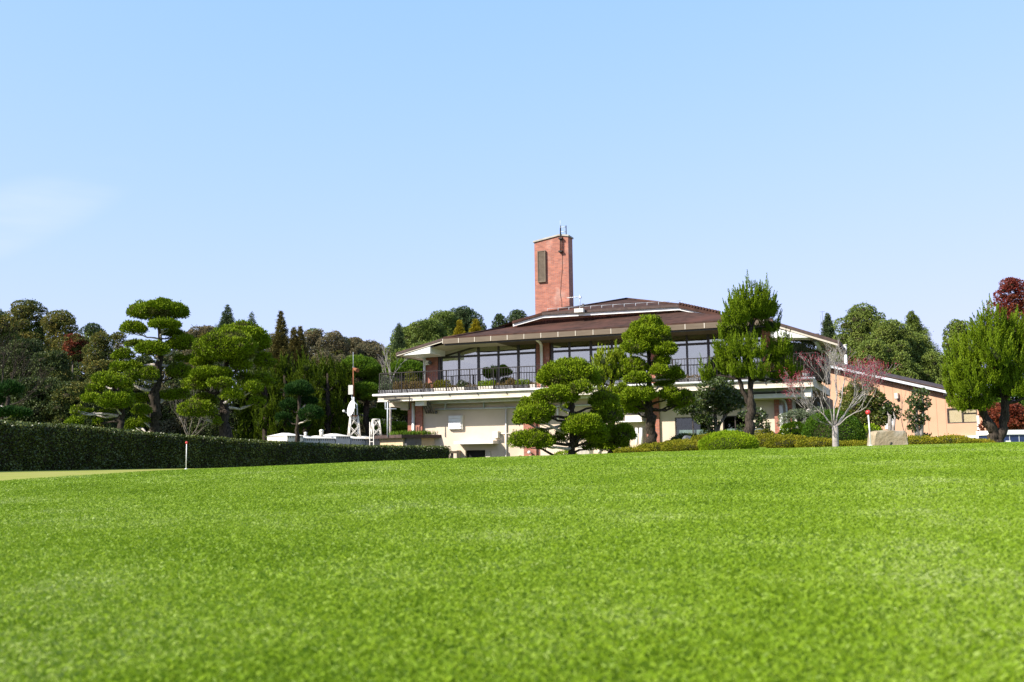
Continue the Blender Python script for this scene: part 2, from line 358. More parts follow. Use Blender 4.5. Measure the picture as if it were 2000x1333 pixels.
# ------------------------------------------------------------------ mesh builders
class MB:
    """collects boxes, prisms and tubes into one mesh with several materials"""
    def __init__(s):
        s.v = []; s.f = []; s.m = []; s.mats = []; s.sm = []

    def mi(s, mat):
        if mat not in s.mats: s.mats.append(mat)
        return s.mats.index(mat)

    def poly(s, pts, mat):
        b = len(s.v); s.v += [tuple(p) for p in pts]
        s.f.append(tuple(range(b, b + len(pts)))); s.m.append(s.mi(mat)); s.sm.append(False)

    def hexa(s, p, mat):
        """p: 8 points, bottom loop 0-3 and top loop 4-7"""
        b = len(s.v); s.v += [tuple(q) for q in p]; k = s.mi(mat)
        for f in ((0, 3, 2, 1), (4, 5, 6, 7), (0, 1, 5, 4), (1, 2, 6, 5), (2, 3, 7, 6), (3, 0, 4, 7)):
            s.f.append(tuple(b + i for i in f)); s.m.append(k); s.sm.append(False)

    def box(s, a, c, mat):
        x0, y0, z0 = a; x1, y1, z1 = c
        s.hexa([(x0, y0, z0), (x1, y0, z0), (x1, y1, z0), (x0, y1, z0), (x0, y0, z1), (x1, y0, z1), (x1, y1, z1), (x0, y1, z1)], mat)

    def prism(s, pts, d, mat):
        """closed polygon extruded by vector d"""
        n = len(pts); b = len(s.v); k = s.mi(mat)
        s.v += [tuple(p) for p in pts] + [tuple(np.array(p) + np.array(d)) for p in pts]
        s.f.append(tuple(range(b, b + n))[::-1]); s.m.append(k); s.sm.append(False)
        s.f.append(tuple(range(b + n, b + 2 * n))); s.m.append(k); s.sm.append(False)
        for i in range(n):
            j = (i + 1) % n
            s.f.append((b + i, b + j, b + n + j, b + n + i)); s.m.append(k); s.sm.append(False)

    def tube(s, pts, rad, mat, sides=8, cap=True, jit=0.0, rng=None):
        pts = [np.array(p, float) for p in pts]
        if not hasattr(rad, '__len__'): rad = [rad] * len(pts)
        k = s.mi(mat); b0 = len(s.v); n = len(pts)
        up = None
        for i, p in enumerate(pts):
            t = pts[min(i + 1, n - 1)] - pts[max(i - 1, 0)]
            t = t / (np.linalg.norm(t) + 1e-9)
            if up is None:
                a = np.array([0, 0, 1.0]) if abs(t[2]) < 0.9 else np.array([1.0, 0, 0])
                x = np.cross(t, a)
            else:
                x = up - t * np.dot(up, t)
            x /= np.linalg.norm(x) + 1e-9; up = x
            y = np.cross(t, x)
            for j in range(sides):
                an = 2 * math.pi * j / sides
                rr = rad[i] * (1 + (rng.uniform(-jit, jit) if rng else 0))
                s.v.append(tuple(p + (x * math.cos(an) + y * math.sin(an)) * rr))
        for i in range(n - 1):
            for j in range(sides):
                a = b0 + i * sides + j; c = b0 + i * sides + (j + 1) % sides
                s.f.append((a, c, c + sides, a + sides)); s.m.append(k); s.sm.append(True)
        if cap:
            s.f.append(tuple(range(b0, b0 + sides))[::-1]); s.m.append(k); s.sm.append(False)
            e = b0 + (n - 1) * sides
            s.f.append(tuple(range(e, e + sides))); s.m.append(k); s.sm.append(False)

    def ball(s, c, r, mat, seg=12, ring=8, sq=(1, 1, 1)):
        b = len(s.v); k = s.mi(mat)
        s.v.append((c[0], c[1], c[2] + r * sq[2]))
        for i in range(1, ring):
            th = math.pi * i / ring
            for j in range(seg):
                a = 2 * math.pi * j / seg
                s.v.append((c[0] + r * sq[0] * math.sin(th) * math.cos(a), c[1] + r * sq[1] * math.sin(th) * math.sin(a), c[2] + r * sq[2] * math.cos(th)))
        s.v.append((c[0], c[1], c[2] - r * sq[2])); e = len(s.v) - 1
        for j in range(seg):
            j2 = (j + 1) % seg
            s.f.append((b, b + 1 + j, b + 1 + j2)); s.m.append(k); s.sm.append(True)
            l = b + 1 + (ring - 2) * seg
            s.f.append((e, l + j2, l + j)); s.m.append(k); s.sm.append(True)
            for i in range(ring - 2):
                q = b + 1 + i * seg
                s.f.append((q + j, q + seg + j, q + seg + j2, q + j2)); s.m.append(k); s.sm.append(True)

    def build(s, name, parent=None, off=None):
        me = bpy.data.meshes.new(name)
        v = s.v if off is None else [(a[0] - off[0], a[1] - off[1], a[2] - off[2]) for a in s.v]
        me.from_pydata(v, [], s.f)
        for mt in s.mats: me.materials.append(M[mt])
        me.polygons.foreach_set('material_index', s.m)
        me.polygons.foreach_set('use_smooth', s.sm)
        me.update()
        return link(name, me, parent)


def unit(a):
    return a / (np.linalg.norm(a, axis=-1, keepdims=True) + 1e-9)


def quad_mesh(name, V, Q, mats, mi=None, smooth=False):
    me = bpy.data.meshes.new(name)
    nv, nf = len(V), len(Q)
    me.vertices.add(nv); me.vertices.foreach_set('co', np.asarray(V, np.float32).ravel())
    me.loops.add(nf * 4); me.loops.foreach_set('vertex_index', np.asarray(Q, np.int32).ravel())
    me.polygons.add(nf)
    me.polygons.foreach_set('loop_start', np.arange(0, nf * 4, 4, dtype=np.int32))
    me.polygons.foreach_set('loop_total', np.full(nf, 4, dtype=np.int32))
    for mt in mats: me.materials.append(M[mt])
    if mi is not None: me.polygons.foreach_set('material_index', np.asarray(mi, np.int32))
    if smooth: me.polygons.foreach_set('use_smooth', np.ones(nf, bool))
    me.update(calc_edges=True)
    return me


def _cube_sphere(k=5):
    V = []; Q = []
    g = np.linspace(-1, 1, k + 1)
    for ax in range(3):
        for sg in (-1, 1):
            b = len(V)
            for i in range(k + 1):
                for j in range(k + 1):
                    p = [0, 0, 0]; p[ax] = sg; p[(ax + 1) % 3] = g[i]; p[(ax + 2) % 3] = g[j]
                    V.append(p)
            for i in range(k):
                for j in range(k):
                    a = b + i * (k + 1) + j
                    q = (a, a + k + 1, a + k + 2, a + 1)
                    Q.append(q if sg > 0 else q[::-1])
    return unit(np.array(V, float)), np.array(Q)


CS_V, CS_Q = _cube_sphere(5)


class Foliage:
    """many small leaf-sized faces, plus dark twig cores that stand in for inner shade, in one mesh"""
    def __init__(s, seed):
        s.r = np.random.default_rng(seed); s.V = []; s.Q = []; s.MI = []; s.n = 0; s.mats = []

    def mi(s, mat):
        if mat not in s.mats: s.mats.append(mat)
        return s.mats.index(mat)

    def add(s, V, Q, mat):
        s.V.append(V); s.Q.append(Q + s.n); s.MI.append(np.full(len(Q), s.mi(mat))); s.n += len(V)

    def leaves(s, Pn, D, L, W, mat, flat=None):
        n = len(Pn)
        if n == 0: return
        r = s.r
        D = unit(D)
        S = unit(np.cross(D, r.normal(size=(n, 3)) if flat is None else flat + 0.4 * r.normal(size=(n, 3))))
        L = (L * r.uniform(0.65, 1.3, (n, 1))); W = (W * r.uniform(0.7, 1.25, (n, 1)))
        N = np.cross(D, S)
        V = np.empty((n, 4, 3))
        V[:, 0] = Pn
        V[:, 1] = Pn + D * L * 0.5 + S * W * 0.5 + N * L * 0.06
        V[:, 2] = Pn + D * L
        V[:, 3] = Pn + D * L * 0.5 - S * W * 0.5 + N * L * 0.06
        s.add(V.reshape(-1, 3), np.arange(4 * n).reshape(n, 4), mat)

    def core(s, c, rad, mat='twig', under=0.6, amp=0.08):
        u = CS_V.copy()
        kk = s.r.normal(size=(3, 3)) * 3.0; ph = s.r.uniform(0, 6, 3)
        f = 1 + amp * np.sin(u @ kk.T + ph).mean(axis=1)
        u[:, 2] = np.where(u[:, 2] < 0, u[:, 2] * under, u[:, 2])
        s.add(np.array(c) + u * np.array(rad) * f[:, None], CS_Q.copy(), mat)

    def lobed(s, c, rad, mat, **k):
        rad = np.array(rad, float); c = np.array(c, float)
        s.pad(c - np.array([0, 0, rad[2] * .03]), rad * .95, mat, **k)
        m_ = int(np.clip(22 * rad[0] / .75, 8, 60))
        kk = dict(k); kk['core'] = .55; kk['under'] = .8; kk['mat2'] = k.get('mat2') if s.r.random() < .3 else None
        for i in range(m_):
            u = unit(s.r.normal(size=3)); u[2] = abs(u[2]) * 1.1 - .12
            rr = min(rad[0] * .33, .22) * s.r.uniform(.7, 1.25)
            u = unit(u); p = c + u * (rad - np.array([rr, rr, rr * .75]) * .62)
            s.pad(p, (rr, rr, min(rr * .72, rad[2] * .55)), mat, **kk)

    def pad(s, c, rad, mat, L=0.09, W=0.035, dens=520, lump=0.05, wl=0.32, under=0.5, up=0.6, core=0.80, mat2=None, spread=0.5, coremat='twig', fuzz=0.012):
        """a clipped cushion: leaves on a lumpy flattened ellipsoid"""
        rad = np.array(rad, float); c = np.array(c, float)
        area = 4 * math.pi * ((rad[0] * rad[1]) ** 1.6 / 3 + (rad[0] * rad[2]) ** 1.6 / 3 + (rad[1] * rad[2]) ** 1.6 / 3) ** (1 / 1.6)
        n = int(area * dens * 0.8 * 2.3)
        u = unit(s.r.normal(size=(n, 3)))
        nrm = unit(u / rad)
        z = u[:, 2].copy(); uu = u.copy(); uu[:, 2] = np.where(z < 0, z * under, z)
        p = c + uu * rad
        f = np.zeros(n)
        for _ in range(5):
            k = unit(s.r.normal(size=3)) * (2 * math.pi / (wl * s.r.uniform(0.75, 1.5)))
            f += np.abs(np.sin(p @ k * 0.5 + s.r.uniform(0, 6)))
        f = (f / 5 - 0.62) * 2.6
        big = np.zeros(n)
        for _ in range(3):
            k = unit(s.r.normal(size=3)) * (2 * math.pi / (rad[0] * 1.3)); big += np.sin(p @ k + s.r.uniform(0, 6))
        p = p + nrm * (f * lump + big * 0.007 * rad[0] / 0.6)[:, None] - nrm * s.r.uniform(0, 0.06, (n, 1)) + nrm * s.r.exponential(fuzz, (n, 1))
        D = nrm * 0.8 + np.array([0, 0, up]) + s.r.normal(size=(n, 3)) * spread
        if mat2 is not None:
            nn = np.zeros(n)
            for _ in range(3):
                nn += np.sin(p @ (unit(s.r.normal(size=3)) * 7 / max(rad[0], .3)) + s.r.uniform(0, 6))
            msk = nn > 1.25
            s.leaves(p[~msk], D[~msk], L, W, mat); s.leaves(p[msk], D[msk], L, W, mat2)
        else:
            s.leaves(p, D, L, W * 1.2, mat)
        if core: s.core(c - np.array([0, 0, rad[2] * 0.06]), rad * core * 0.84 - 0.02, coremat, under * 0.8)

    def flame(s, base, axis, ln, rd, mat, n=60, L=0.13, W=0.035):
        """a tapering upswept juniper spray"""
        axis = unit(np.array(axis, float))
        a = unit(np.cross(axis, np.array([0.3, 0.9, 0.1]))); b = np.cross(axis, a)
        t = s.r.uniform(0, 1, n) ** 0.8
        th = s.r.uniform(0, 2 * math.pi, n)
        rr = rd * (1 - t) ** 0.7 * (0.55 + 0.45 * np.sin(np.clip(t * 3 + .4, 0, 3.14))) * s.r.uniform(0.6, 1.15, n)
        rad = a * np.cos(th)[:, None] + b * np.sin(th)[:, None]
        p = np.array(base) + axis * (t * ln)[:, None] + rad * rr[:, None]
        D = axis * 1.0 + rad * (0.38 * (1 - t))[:, None] + s.r.normal(size=(n, 3)) * 0.16
        s.leaves(p, D, L, W, mat)

    def clump(s, c, rad, mat, nfl, fl=0.5, fr=0.11, per=70, L=0.13, W=0.035, up=1.0, swirl=(0, 0, 0), core=0.75, lowf=0.5):
        """juniper clump: sprays over an ellipsoid, all sweeping up"""
        rad = np.array(rad, float); c = np.array(c, float)
        u = unit(s.r.normal(size=(nfl, 3)))
        for i in range(nfl):
            q = u[i].copy()
            if q[2] < 0: q[2] *= lowf
            pos = c + q * rad * s.r.uniform(0.72, 1.0)
            nr = unit(u[i] / rad)
            ax = nr * 0.42 + np.array([0, 0, up]) + np.array(swirl) + s.r.normal(size=3) * 0.17
            l = fl * s.r.uniform(0.6, 1.35) * (0.55 + 0.8 * max(0.0, u[i][2]))
            s.flame(pos - unit(ax) * l * 0.35, ax, l, fr * s.r.uniform(0.8, 1.25), mat, per, L, W)
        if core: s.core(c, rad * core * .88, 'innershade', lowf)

    def build(s, name, parent=None, off=None):
        V = np.concatenate(s.V); Q = np.concatenate(s.Q); MI = np.concatenate(s.MI)
        if off is not None: V = V - np.array(off)
        return link(name, quad_mesh(name, V, Q, s.mats, MI), parent)


# ------------------------------------------------------------------ terrain
_cx = [-200, 0, 300, 500, 700, 880, 1130, 1480, 1700, 2000, 2200]
_ce = [-46, -38, -24, -18, -11, -6, -1.6, 5, 8.5, 12, 13]
_tc = [0, 400, 560, 700, 1000, 1150, 1250, 1450, 2000]
_td = [25, 30, 36, 42, 46, 55, 75]
_tz = np.array([
    [.365, .37, .35, .30, .20, 0, 0],
    [.32, .32, .25, 0, -.3, -.8, -.8],
    [.36, .20, -.2, -.6, -.9, -1.2, -1.2],
    [.35, .0, -.5, -.9, -1.1, -1.2, -1.2],
    [.50, .30, -.1, -.7, -1.0, -1.2, -1.2],
    [.58, .58, .56, .0, -.6, -1.2, -1.2],
    [.61, .62, .75, .82, .3, -.5, -.5],
    [.655, .675, .85, 1.1, 1.15, .6, .3],
    [.745, .77, .84, .92, .9, .6, .3]])


def G(x, y):
    x = np.asarray(x, float); y = np.asarray(y, float)
    px = np.clip(1000 + 1944 * x / np.maximum(y, 3.0), -200, 2200)
    Yc = np.interp(px, [0, 600, 1000, 2000], [14, 17, 18, 18])
    zc = 0.6 + np.interp(px, _cx, _ce) / 1944 * Yc
    yy = np.maximum(y, 0)
    t = np.clip(yy / Yc, 0, 1)
    near = zc * t
    fi = np.clip(np.interp(px, _tc, np.arange(len(_tc))), 0, len(_tc) - 1)
    i0 = np.minimum(fi.astype(int), len(_tc) - 2); fr = fi - i0
    ft = np.zeros_like(px)
    cols = [np.interp(y, _td, _tz[k]) for k in range(len(_tc))]
    cols = np.stack(cols)
    idx = np.indices(px.shape)
    ft = cols[(i0, *idx)] * (1 - fr) + cols[(i0 + 1, *idx)] * fr
    s = np.clip((y - Yc) / (25 - Yc), 0, 1); s = s * s * (3 - 2 * s)
    z = np.where(y < Yc, near, zc * (1 - s) + ft * s)
    h = np.clip((y - 72) / 75, 0, 1); h = h * h * (3 - 2 * h)
    H = np.interp(px, [-200, 0, 500, 900, 1300, 1700, 2200], [11, 11, 9, 6, 3, 5, 6])
    return z + h * H


def g1(x, y):
    return float(G(np.array([x]), np.array([y]))[0])


ys = np.concatenate([[-80, -40, -15, -5, 0, 1, 2], np.arange(2.5, 30, 0.4), np.arange(30, 80, 1.0), np.arange(80, 200, 6), [220, 260, 320, 420, 600, 900]])
xs = np.concatenate([[-900, -500, -300, -200, -150, -110, -80, -60, -50], np.arange(-42, 42.1, 0.6), [50, 60, 80, 110, 150, 200, 300, 500, 900]])
XX, YY = np.meshgrid(xs, ys)
ZZ = G(XX, YY)
nx, ny = len(xs), len(ys)
V = np.stack([XX, YY, ZZ], -1).reshape(-1, 3)
ii, jj = np.meshgrid(np.arange(ny - 1), np.arange(nx - 1), indexing='ij')
a = (ii * nx + jj).ravel()
Q = np.stack([a, a + 1, a + nx + 1, a + nx], -1)
fl_ = (V[Q[:, 0], 1] > 47).astype(np.int32)
gr = link('ground', quad_mesh('ground', V, Q, ['lawn', 'forest_floor'], fl_, smooth=True))
tag(gr, kind='structure')

# putting green behind the lawn's crest: a closer-mown sheet
gp = []
HEDGE = [(-260, 20.5, 812), (-100, 22.5, 815), (0, 24.0, 820.5), (50, 25.0, 828), (130, 26.6, 829.5), (240, 28.8, 840), (320, 30.4, 848), (488, 34.0, 860), (600, 37.0, 866), (720, 40.5, 871.5), (879, 45.0, 873)]
GV = []; GQ = []
pxs = np.linspace(-260, 640, 61); NT = 30
for i, q in enumerate(pxs):
    hy = np.interp(q, [h[0] for h in HEDGE], [h[1] for h in HEDGE]) + 0.3
    y0 = np.interp(q, [-260, 0, 300, 560, 640], [13.6, 14.0, 16.4, 22, 34])
    for k in range(NT + 1):
        y = y0 + (hy - y0) * k / NT
        x = (q - 1000) / 1944 * y
        GV.append((x, y, g1(x, y) + 0.006))
for i in range(60):
    for k in range(NT):
        b = i * (NT + 1) + k
        GQ.append((b, b + NT + 1, b + NT + 2, b + 1))
pg = link('putting_green', quad_mesh('putting_green', np.array(GV), np.array(GQ), ['green'], smooth=True))
tag(pg, kind='structure')


# lawn blades: one mesh of several hundred thousand blades
def lawn():
    r = np.random.default_rng(5)
    Vs = []
    for (y0, y1, dens, hgt, wid) in ((2.2, 4.0, 19000, .022, .0026), (4.0, 7, 12000, .022, .0033), (7, 12, 6500, .023, .0050), (12, 20.5, 2900, .027, .0085), (20.5, 27, 900, .034, .017)):
        half = 0.56
        side = 1.2
        A = half * (y1 ** 2 - y0 ** 2) + 2 * side * (y1 - y0)
        n = int(A * dens * 1.0)
        y = r.uniform(y0, y1, int(n * 1.6)); wdt_ = half * y + side
        y = y[r.uniform(0, half * y1 + side, len(y)) < wdt_][:n]; n = len(y)
        x = r.uniform(-1, 1, n) * (half * y + side)
        # thinner cover beyond the sides, so that the turf has no cut edge
        k2 = int(n * .30); y2 = r.uniform(y0, y1, k2); x2 = np.sign(r.uniform(-1, 1, k2)) * (half * y2 + side + r.uniform(0, 1, k2) ** 1.5 * 3.5)
        x = np.concatenate([x, x2]); y = np.concatenate([y, y2]); n = len(x)
        px = 1000 + 1944 * x / y
        # no long blades on the putting green, or past the crest on the falling side
        ylim = np.interp(px, [0, 300, 560, 640, 1000, 1200, 2000], [13.8, 16.2, 21.5, 24, 24, 25, 26.5]) + r.normal(size=n) * 0.15
        k = y < ylim
        x, y = x[k], y[k]; n = len(x)
        # tufted: shift towards clump centres
        cell = 0.022
        cxx = (np.floor(x / cell) + 0.5) * cell; cyy = (np.floor(y / cell) + 0.5) * cell
        x = x * 0.7 + cxx * 0.3 + r.normal(size=n) * 0.006; y = y * 0.7 + cyy * 0.3 + r.normal(size=n) * 0.006
        z = G(x, y) - 0.004
        patch = 1 + 0.12 * np.sin(x * 7.1 + 2 * np.sin(y * 3.3)) * np.sin(y * 6.3 + 2 * np.sin(x * 2.7))
        h = hgt * r.uniform(0.55, 1.25, n) * patch; wd = wid * r.uniform(0.7, 1.3, n)
        th = r.uniform(0, 2 * math.pi, n); lean = r.uniform(0.1, 0.9, n)
        la = r.uniform(0, 2 * math.pi, n)
        S = np.stack([np.cos(th), np.sin(th), np.zeros(n)], -1)
        Ld = np.stack([np.cos(la) * lean, np.sin(la) * lean, np.ones(n)], -1)
        b = np.stack([x, y, z], -1)
        q = np.empty((n, 4, 3))
        q[:, 0] = b - S * wd[:, None] * .5
        q[:, 1] = b + S * wd[:, None] * .5
        q[:, 2] = b + S * wd[:, None] * .38 + Ld * (h * .62)[:, None]
        tip = b + Ld * h[:, None]; tip[:, :2] += (Ld[:, :2] * (h * 0.5)[:, None]); tip[:, 2] -= h * lean * .35
        q[:, 3] = tip
        Vs.append(q.reshape(-1, 3))
    V = np.concatenate(Vs)
    o = link('lawn_grass', quad_mesh('lawn_grass', V, np.arange(len(V)).reshape(-1, 4), ['blade']))
    tag(o, 'short bright green lawn grass filling the foreground slope', 'grass', kind='stuff')


lawn()

# ================================================================== CLUBHOUSE
# local frame: u along the front, v into the building, z up
_L = P(740, 772, 52.0)
_d = _F + (1573 - 1000) / F_PX * _R - (739.6 - 666.5) / F_PX * _U
_t = (_L[2] - CAM[2]) / _d[2]
_Rt = CAM + _d * _t
BU = np.array([_Rt[0] - _L[0], _Rt[1] - _L[1], 0]); BU /= np.linalg.norm(BU)
BV = np.array([-BU[1], BU[0], 0])
BO = np.array([_L[0], _L[1], -1.2])
BANG = math.atan2(BU[1], BU[0])


def Wl(px, py, v):
    """local (u, v, z) where the sight line through a point of the photo meets the plane v"""
    d = _F + (px - 1000) / F_PX * _R - (py - 666.5) / F_PX * _U
    t = (v + np.dot(BO - CAM, BV)) / np.dot(d, BV)
    p = CAM + d * t - BO
    return np.array([np.dot(p, BU), v, p[2]])


club = empty('clubhouse', tuple(BO), 'two storey cream clubhouse with low brown roof, brick tower and long upstairs terrace', 'clubhouse')
club.rotation_euler = (0, 0, BANG)


def uz(px, py, v):
    q = Wl(px, py, v); return q[0], q[2]


def U_(px, py, v):
    return Wl(px, py, v)[0]


VL = 1.45    # ground-floor wall plane
VU = 1.75    # upper wall plane
ZT = Wl(900, 765.5, 0)[2]            # terrace floor edge
ZB = ZT - 0.36                         # underside of the slab
u0 = U_(738, 778, 0); uR = U_(1588, 748, 0)

# ---- slab / terrace
b = MB()
b.box((u0, 0, ZB), (uR, 9.0, ZT), 'slab')
b.box((u0 - .02, -.03, ZB - .012), (uR + .02, .05, ZB + .03), 'offwhite')
b.build('terrace_slab', club)
b = MB()
b.tube([(u0 - .25, -.09, ZT - .02), (uR + .1, -.09, ZT - .02)], .06, 'white', 10)
for k in range(14):
    uu = u0 + 1.0 + k * (uR - u0 - 1.5) / 13
    b.box((uu - .015, -.09, ZT - .17), (uu + .015, .0, ZT - .09), 'darkmetal')
b.build('rain_gutter', club)

# ---- ground floor wall, with window openings and a door opening
WIN_L = [((1318, 816), (1389, 864)), ((1411, 813), (1462, 862))]
DOOR = ((909, 880), (948, 930))
uw0 = U_(798, 830, VL); uw1 = U_(1546, 800, VL)
ztop = ZB
ops = []
for (a_, c_) in WIN_L + [DOOR]:
    x0, z1 = uz(a_[0], a_[1], VL); x1, z0 = uz(c_[0], c_[1], VL)
    ops.append((x0, x1, z0 if a_[0] != DOOR[0][0] else 0.0, z1))
ops.sort()
b = MB(); cur = uw0
for (x0, x1, z0, z1) in ops:
    b.box((cur, VL, 0), (x0, VL + .22, ztop), 'cream')
    if z0 > 0.01: b.box((x0, VL, 0), (x1, VL + .22, z0), 'cream')
    b.box((x0, VL, z1), (x1, VL + .22, ztop), 'cream')
    cur = x1
b.box((cur, VL, 0), (uw1, VL + .22, ztop), 'cream')
b.box((uw0, VL + .22, 0), (uw0 + .22, VL + 9, ztop), 'cream')
b.box((uw1 - .22, VL + .22, 0), (uw1, VL + 9, ztop), 'soffit')
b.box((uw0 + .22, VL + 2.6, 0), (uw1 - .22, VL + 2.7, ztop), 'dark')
b.build('ground_floor_wall', club)


def window(x0, x1, z0, z1, v, parent, cols=2, transom=None, name='window', curtain=None, sill=True, fw=.05, glassmat='glass'):
    f = MB()
    f.box((x0, v + .03, z0), (x0 + fw, v + .11, z1), 'bronze'); f.box((x1 - fw, v + .03, z0), (x1, v + .11, z1), 'bronze')
    f.box((x0 + fw, v + .03, z1 - fw), (x1 - fw, v + .11, z1), 'bronze'); f.box((x0 + fw, v + .03, z0), (x1 - fw, v + .11, z0 + fw), 'bronze')
    for k in range(1, cols):
        xm = x0 + (x1 - x0) * k / cols
        f.box((xm - fw * .5, v + .02, z0 + fw), (xm + fw * .5, v + .10, z1 - fw), 'bronze')
    if transom: f.box((x0 + fw, v + .035, transom - .02), (x1 - fw, v + .09, transom + .02), 'bronze')
    o = f.build(name, parent)
    g = MB(); g.box((x0 + fw, v + .055, z0 + fw), (x1 - fw, v + .062, z1 - fw), glassmat); g.build('pane', o)
    if curtain:
        c = MB()
        for (ca, cb) in curtain:
            n = max(4, int((cb - ca) * 12)); zz0, zz1 = z0 + .06, z1 - .1
            pts = [(ca + (cb - ca) * i / n, v + .30 + (.03 if i % 2 else 0)) for i in range(n + 1)]
            for i in range(n):
                c.poly([(pts[i][0], pts[i][1], zz0), (pts[i + 1][0], pts[i + 1][1], zz0), (pts[i + 1][0], pts[i + 1][1], zz1), (pts[i][0], pts[i][1], zz1)], 'curtain')
        c.build('curtain', o)
    return o


for (x0, x1, z0, z1) in ops:
    if z0 > 0.01:
        zt_ = z1 - .95
        o = window(x0, x1, z0, z1, VL, club, 2, None, curtain=None, glassmat='glass_low')
        c = MB(); zz = z0 + (z1 - z0) * .5
        c.box((x0 + .06, VL + .17, z0 + .05), (x1 - .06, VL + .18, zz), 'curtain'); c.build('frosted_screen', o)
    else:
        dx = x1 - x0
        d = MB()
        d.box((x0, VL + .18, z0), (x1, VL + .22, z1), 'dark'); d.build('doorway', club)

# canopy over the door, pale door panel at its right
b = MB()
x0, zc_ = uz(886, 862, VL - .75); x1, _ = uz(963, 862, VL - .75)
b.box((x0, VL - .75, zc_ - .16), (x1, VL, zc_), 'offwhite')
b.build('door_canopy', club)
b = MB()
x0, z1 = uz(948.6, 881, VL - .04); x1, _ = uz(957.5, 881, VL - .04)
b.box((x0, VL - .05, 0), (x1, VL, z1), 'soffit')
b.box((x0 + .06, VL - .06, z1 - .62), (x1 - .08, VL - .05, z1 - .48), 'white')
b.build('door_panel', club)
b = MB()
x0, z1 = uz(895, 881, VL - .05); x1, _ = uz(909, 881, VL - .05)
b.box((x0, VL - .5, 0), (x0 + .12, VL, z1 + .02), 'cream')
b.build('door_side_wall', club)


# brick piers of the ground floor
def pier(pa, pb, prow, v0, dep, z0, z1, name='brick_pier', vplane=None):
    q = MB(); vp = v0 if vplane is None else vplane
    q.box((U_(pa, prow, vp), v0, z0), (U_(pb, prow, vp), v0 + dep, z1), 'brick')
    return q.build(name, club)


pier(796.5, 804, 830, VL - .14, .4, 0, ZB)
pier(811, 824.5, 830, VL - .14, .4, 0, ZB)
q = MB(); q.box((U_(804, 830, VL - .1), VL - .04, 0), (U_(811, 830, VL - .1), VL, ZB), 'brick'); q.build('brick_pier', club)
pier(1023, 1047, 880, VL - .16, .5, 0, ZB)
q = MB(); q.box((U_(1047, 880, VL - .16), VL - .03, 0), (U_(1054, 880, VL - .03), VL, ZB), 'brick'); q.build('brick_pier', club)
pier(1263, 1288, 840, VL - .13, .4, 0, ZB)
pier(1513, 1523, 820, VL - .13, .4, 0, ZB)
pier(1534, 1546, 800, VL - .10, .4, 0, ZB)

# downpipes
def pipe(name, pts, r, mat, parent=club, sides=8):
    q = MB(); q.tube(pts, r, mat, sides); return q.build(name, parent)


def pl(px, py, v): return tuple(Wl(px, py, v))


ud = U_(807.4, 830, VL - .15)
pipe('downpipe', [(ud, VL - .16, ZB - .05), (ud, VL - .16, 0)], .085, 'white')
ud = U_(1526.5, 820, VL - .14)
pipe('downpipe', [(ud, VL - .15, ZB - .75), (ud, VL - .15, 0)], .095, 'white')
p0 = Wl(1510, 778, VL - .2)
pipe('downpipe', [p0, Wl(1526, 779, VL - .2), Wl(1533, 784, VL - .2), (U_(1536, 795, VL - .2), VL - .2, Wl(1536, 795, VL - .2)[2]), (U_(1536.5, 830, VL - .2), VL - .2, 0)], .045, 'grey')

# pipes along the wall under the slab
r0 = random.Random(3)
def run(name, pxs_, rows, v, r, mat, clips=None):
    q = MB()
    pts = [Wl(a_, c_, v) for a_, c_ in zip(pxs_, rows)]
    q.tube(pts, r, mat, 8)
    if clips:
        for (cpx, crow) in clips:
            w_ = Wl(cpx, crow, v); q.box((w_[0] - .02, v - r - .02, w_[2] - .05), (w_[0] + .02, v + .2, w_[2] + .6), 'grey')
    return q.build(name, club)


run('air_duct', [830, 1060, 1200, 1310], [786, 778, 772, 768], .9, .11, 'grey')
run('conduit_pipe', [850, 1060, 1250], [800, 795, 787], VL - .12, .05, 'grey', [(870, 799), (945, 797.5), (1026, 796)])
run('thin_pipe', [845, 980, 988, 988.5], [793, 788.5, 793, 930], VL - .07, .022, 'soffit')
run('wall_pipe', [988, 988.8], [799, 930], VL - .06, .045, 'offwhite')
run('wall_pipe', [1089, 1089.4], [797, 820], VL - .08, .05, 'white')
run('air_duct', [1310, 1440, 1520, 1560], [768, 764, 761, 760], .9, .13, 'grey')
# lower white gutter along the right half
q = MB(); g0 = Wl(1300, 781, .75); g1_ = Wl(1560, 772.5, .75)
q.box((g0[0], .62, g0[2] - .09), (g1_[0], .82, g0[2] + .10), 'white')
q.box((g1_[0], .62, g0[2] - .09), (g1_[0] + .15, 3.8, g0[2] + .10), 'white')
q.build('lower_gutter', club)
q = MB(); q.box((g0[0], .82, g0[2] + .10), (g1_[0] + .1, VL, g0[2] + .16), 'darkmetal')
q.box((g0[0], .82, g0[2] - .12), (g1_[0] + .1, VL - .16, g0[2] - .09), 'soffit')
q.build('lower_canopy', club)
# hangers
for hp in (1392, 1516):
    a_ = Wl(hp, 776, .7)
    pipe('hanger_rod', [(a_[0], .72, a_[2]), (a_[0], .72, ZB)], .02, 'white')
# white trunking box and sloping ducts at the left end
b = MB(); a_ = Wl(811, 783, .3); c_ = Wl(828, 792.5, .3)
b.box((a_[0], .3, c_[2]), (c_[0], .62, a_[2]), 'white'); b.build('pipe_cover', club)
for k in range(4):
    a_ = Wl(826 + k * 4.5, 790, .7); c_ = Wl(833 + k * 4.5, 807, VL - .07)
    pipe('duct', [a_, c_], .05, 'darkmetal')
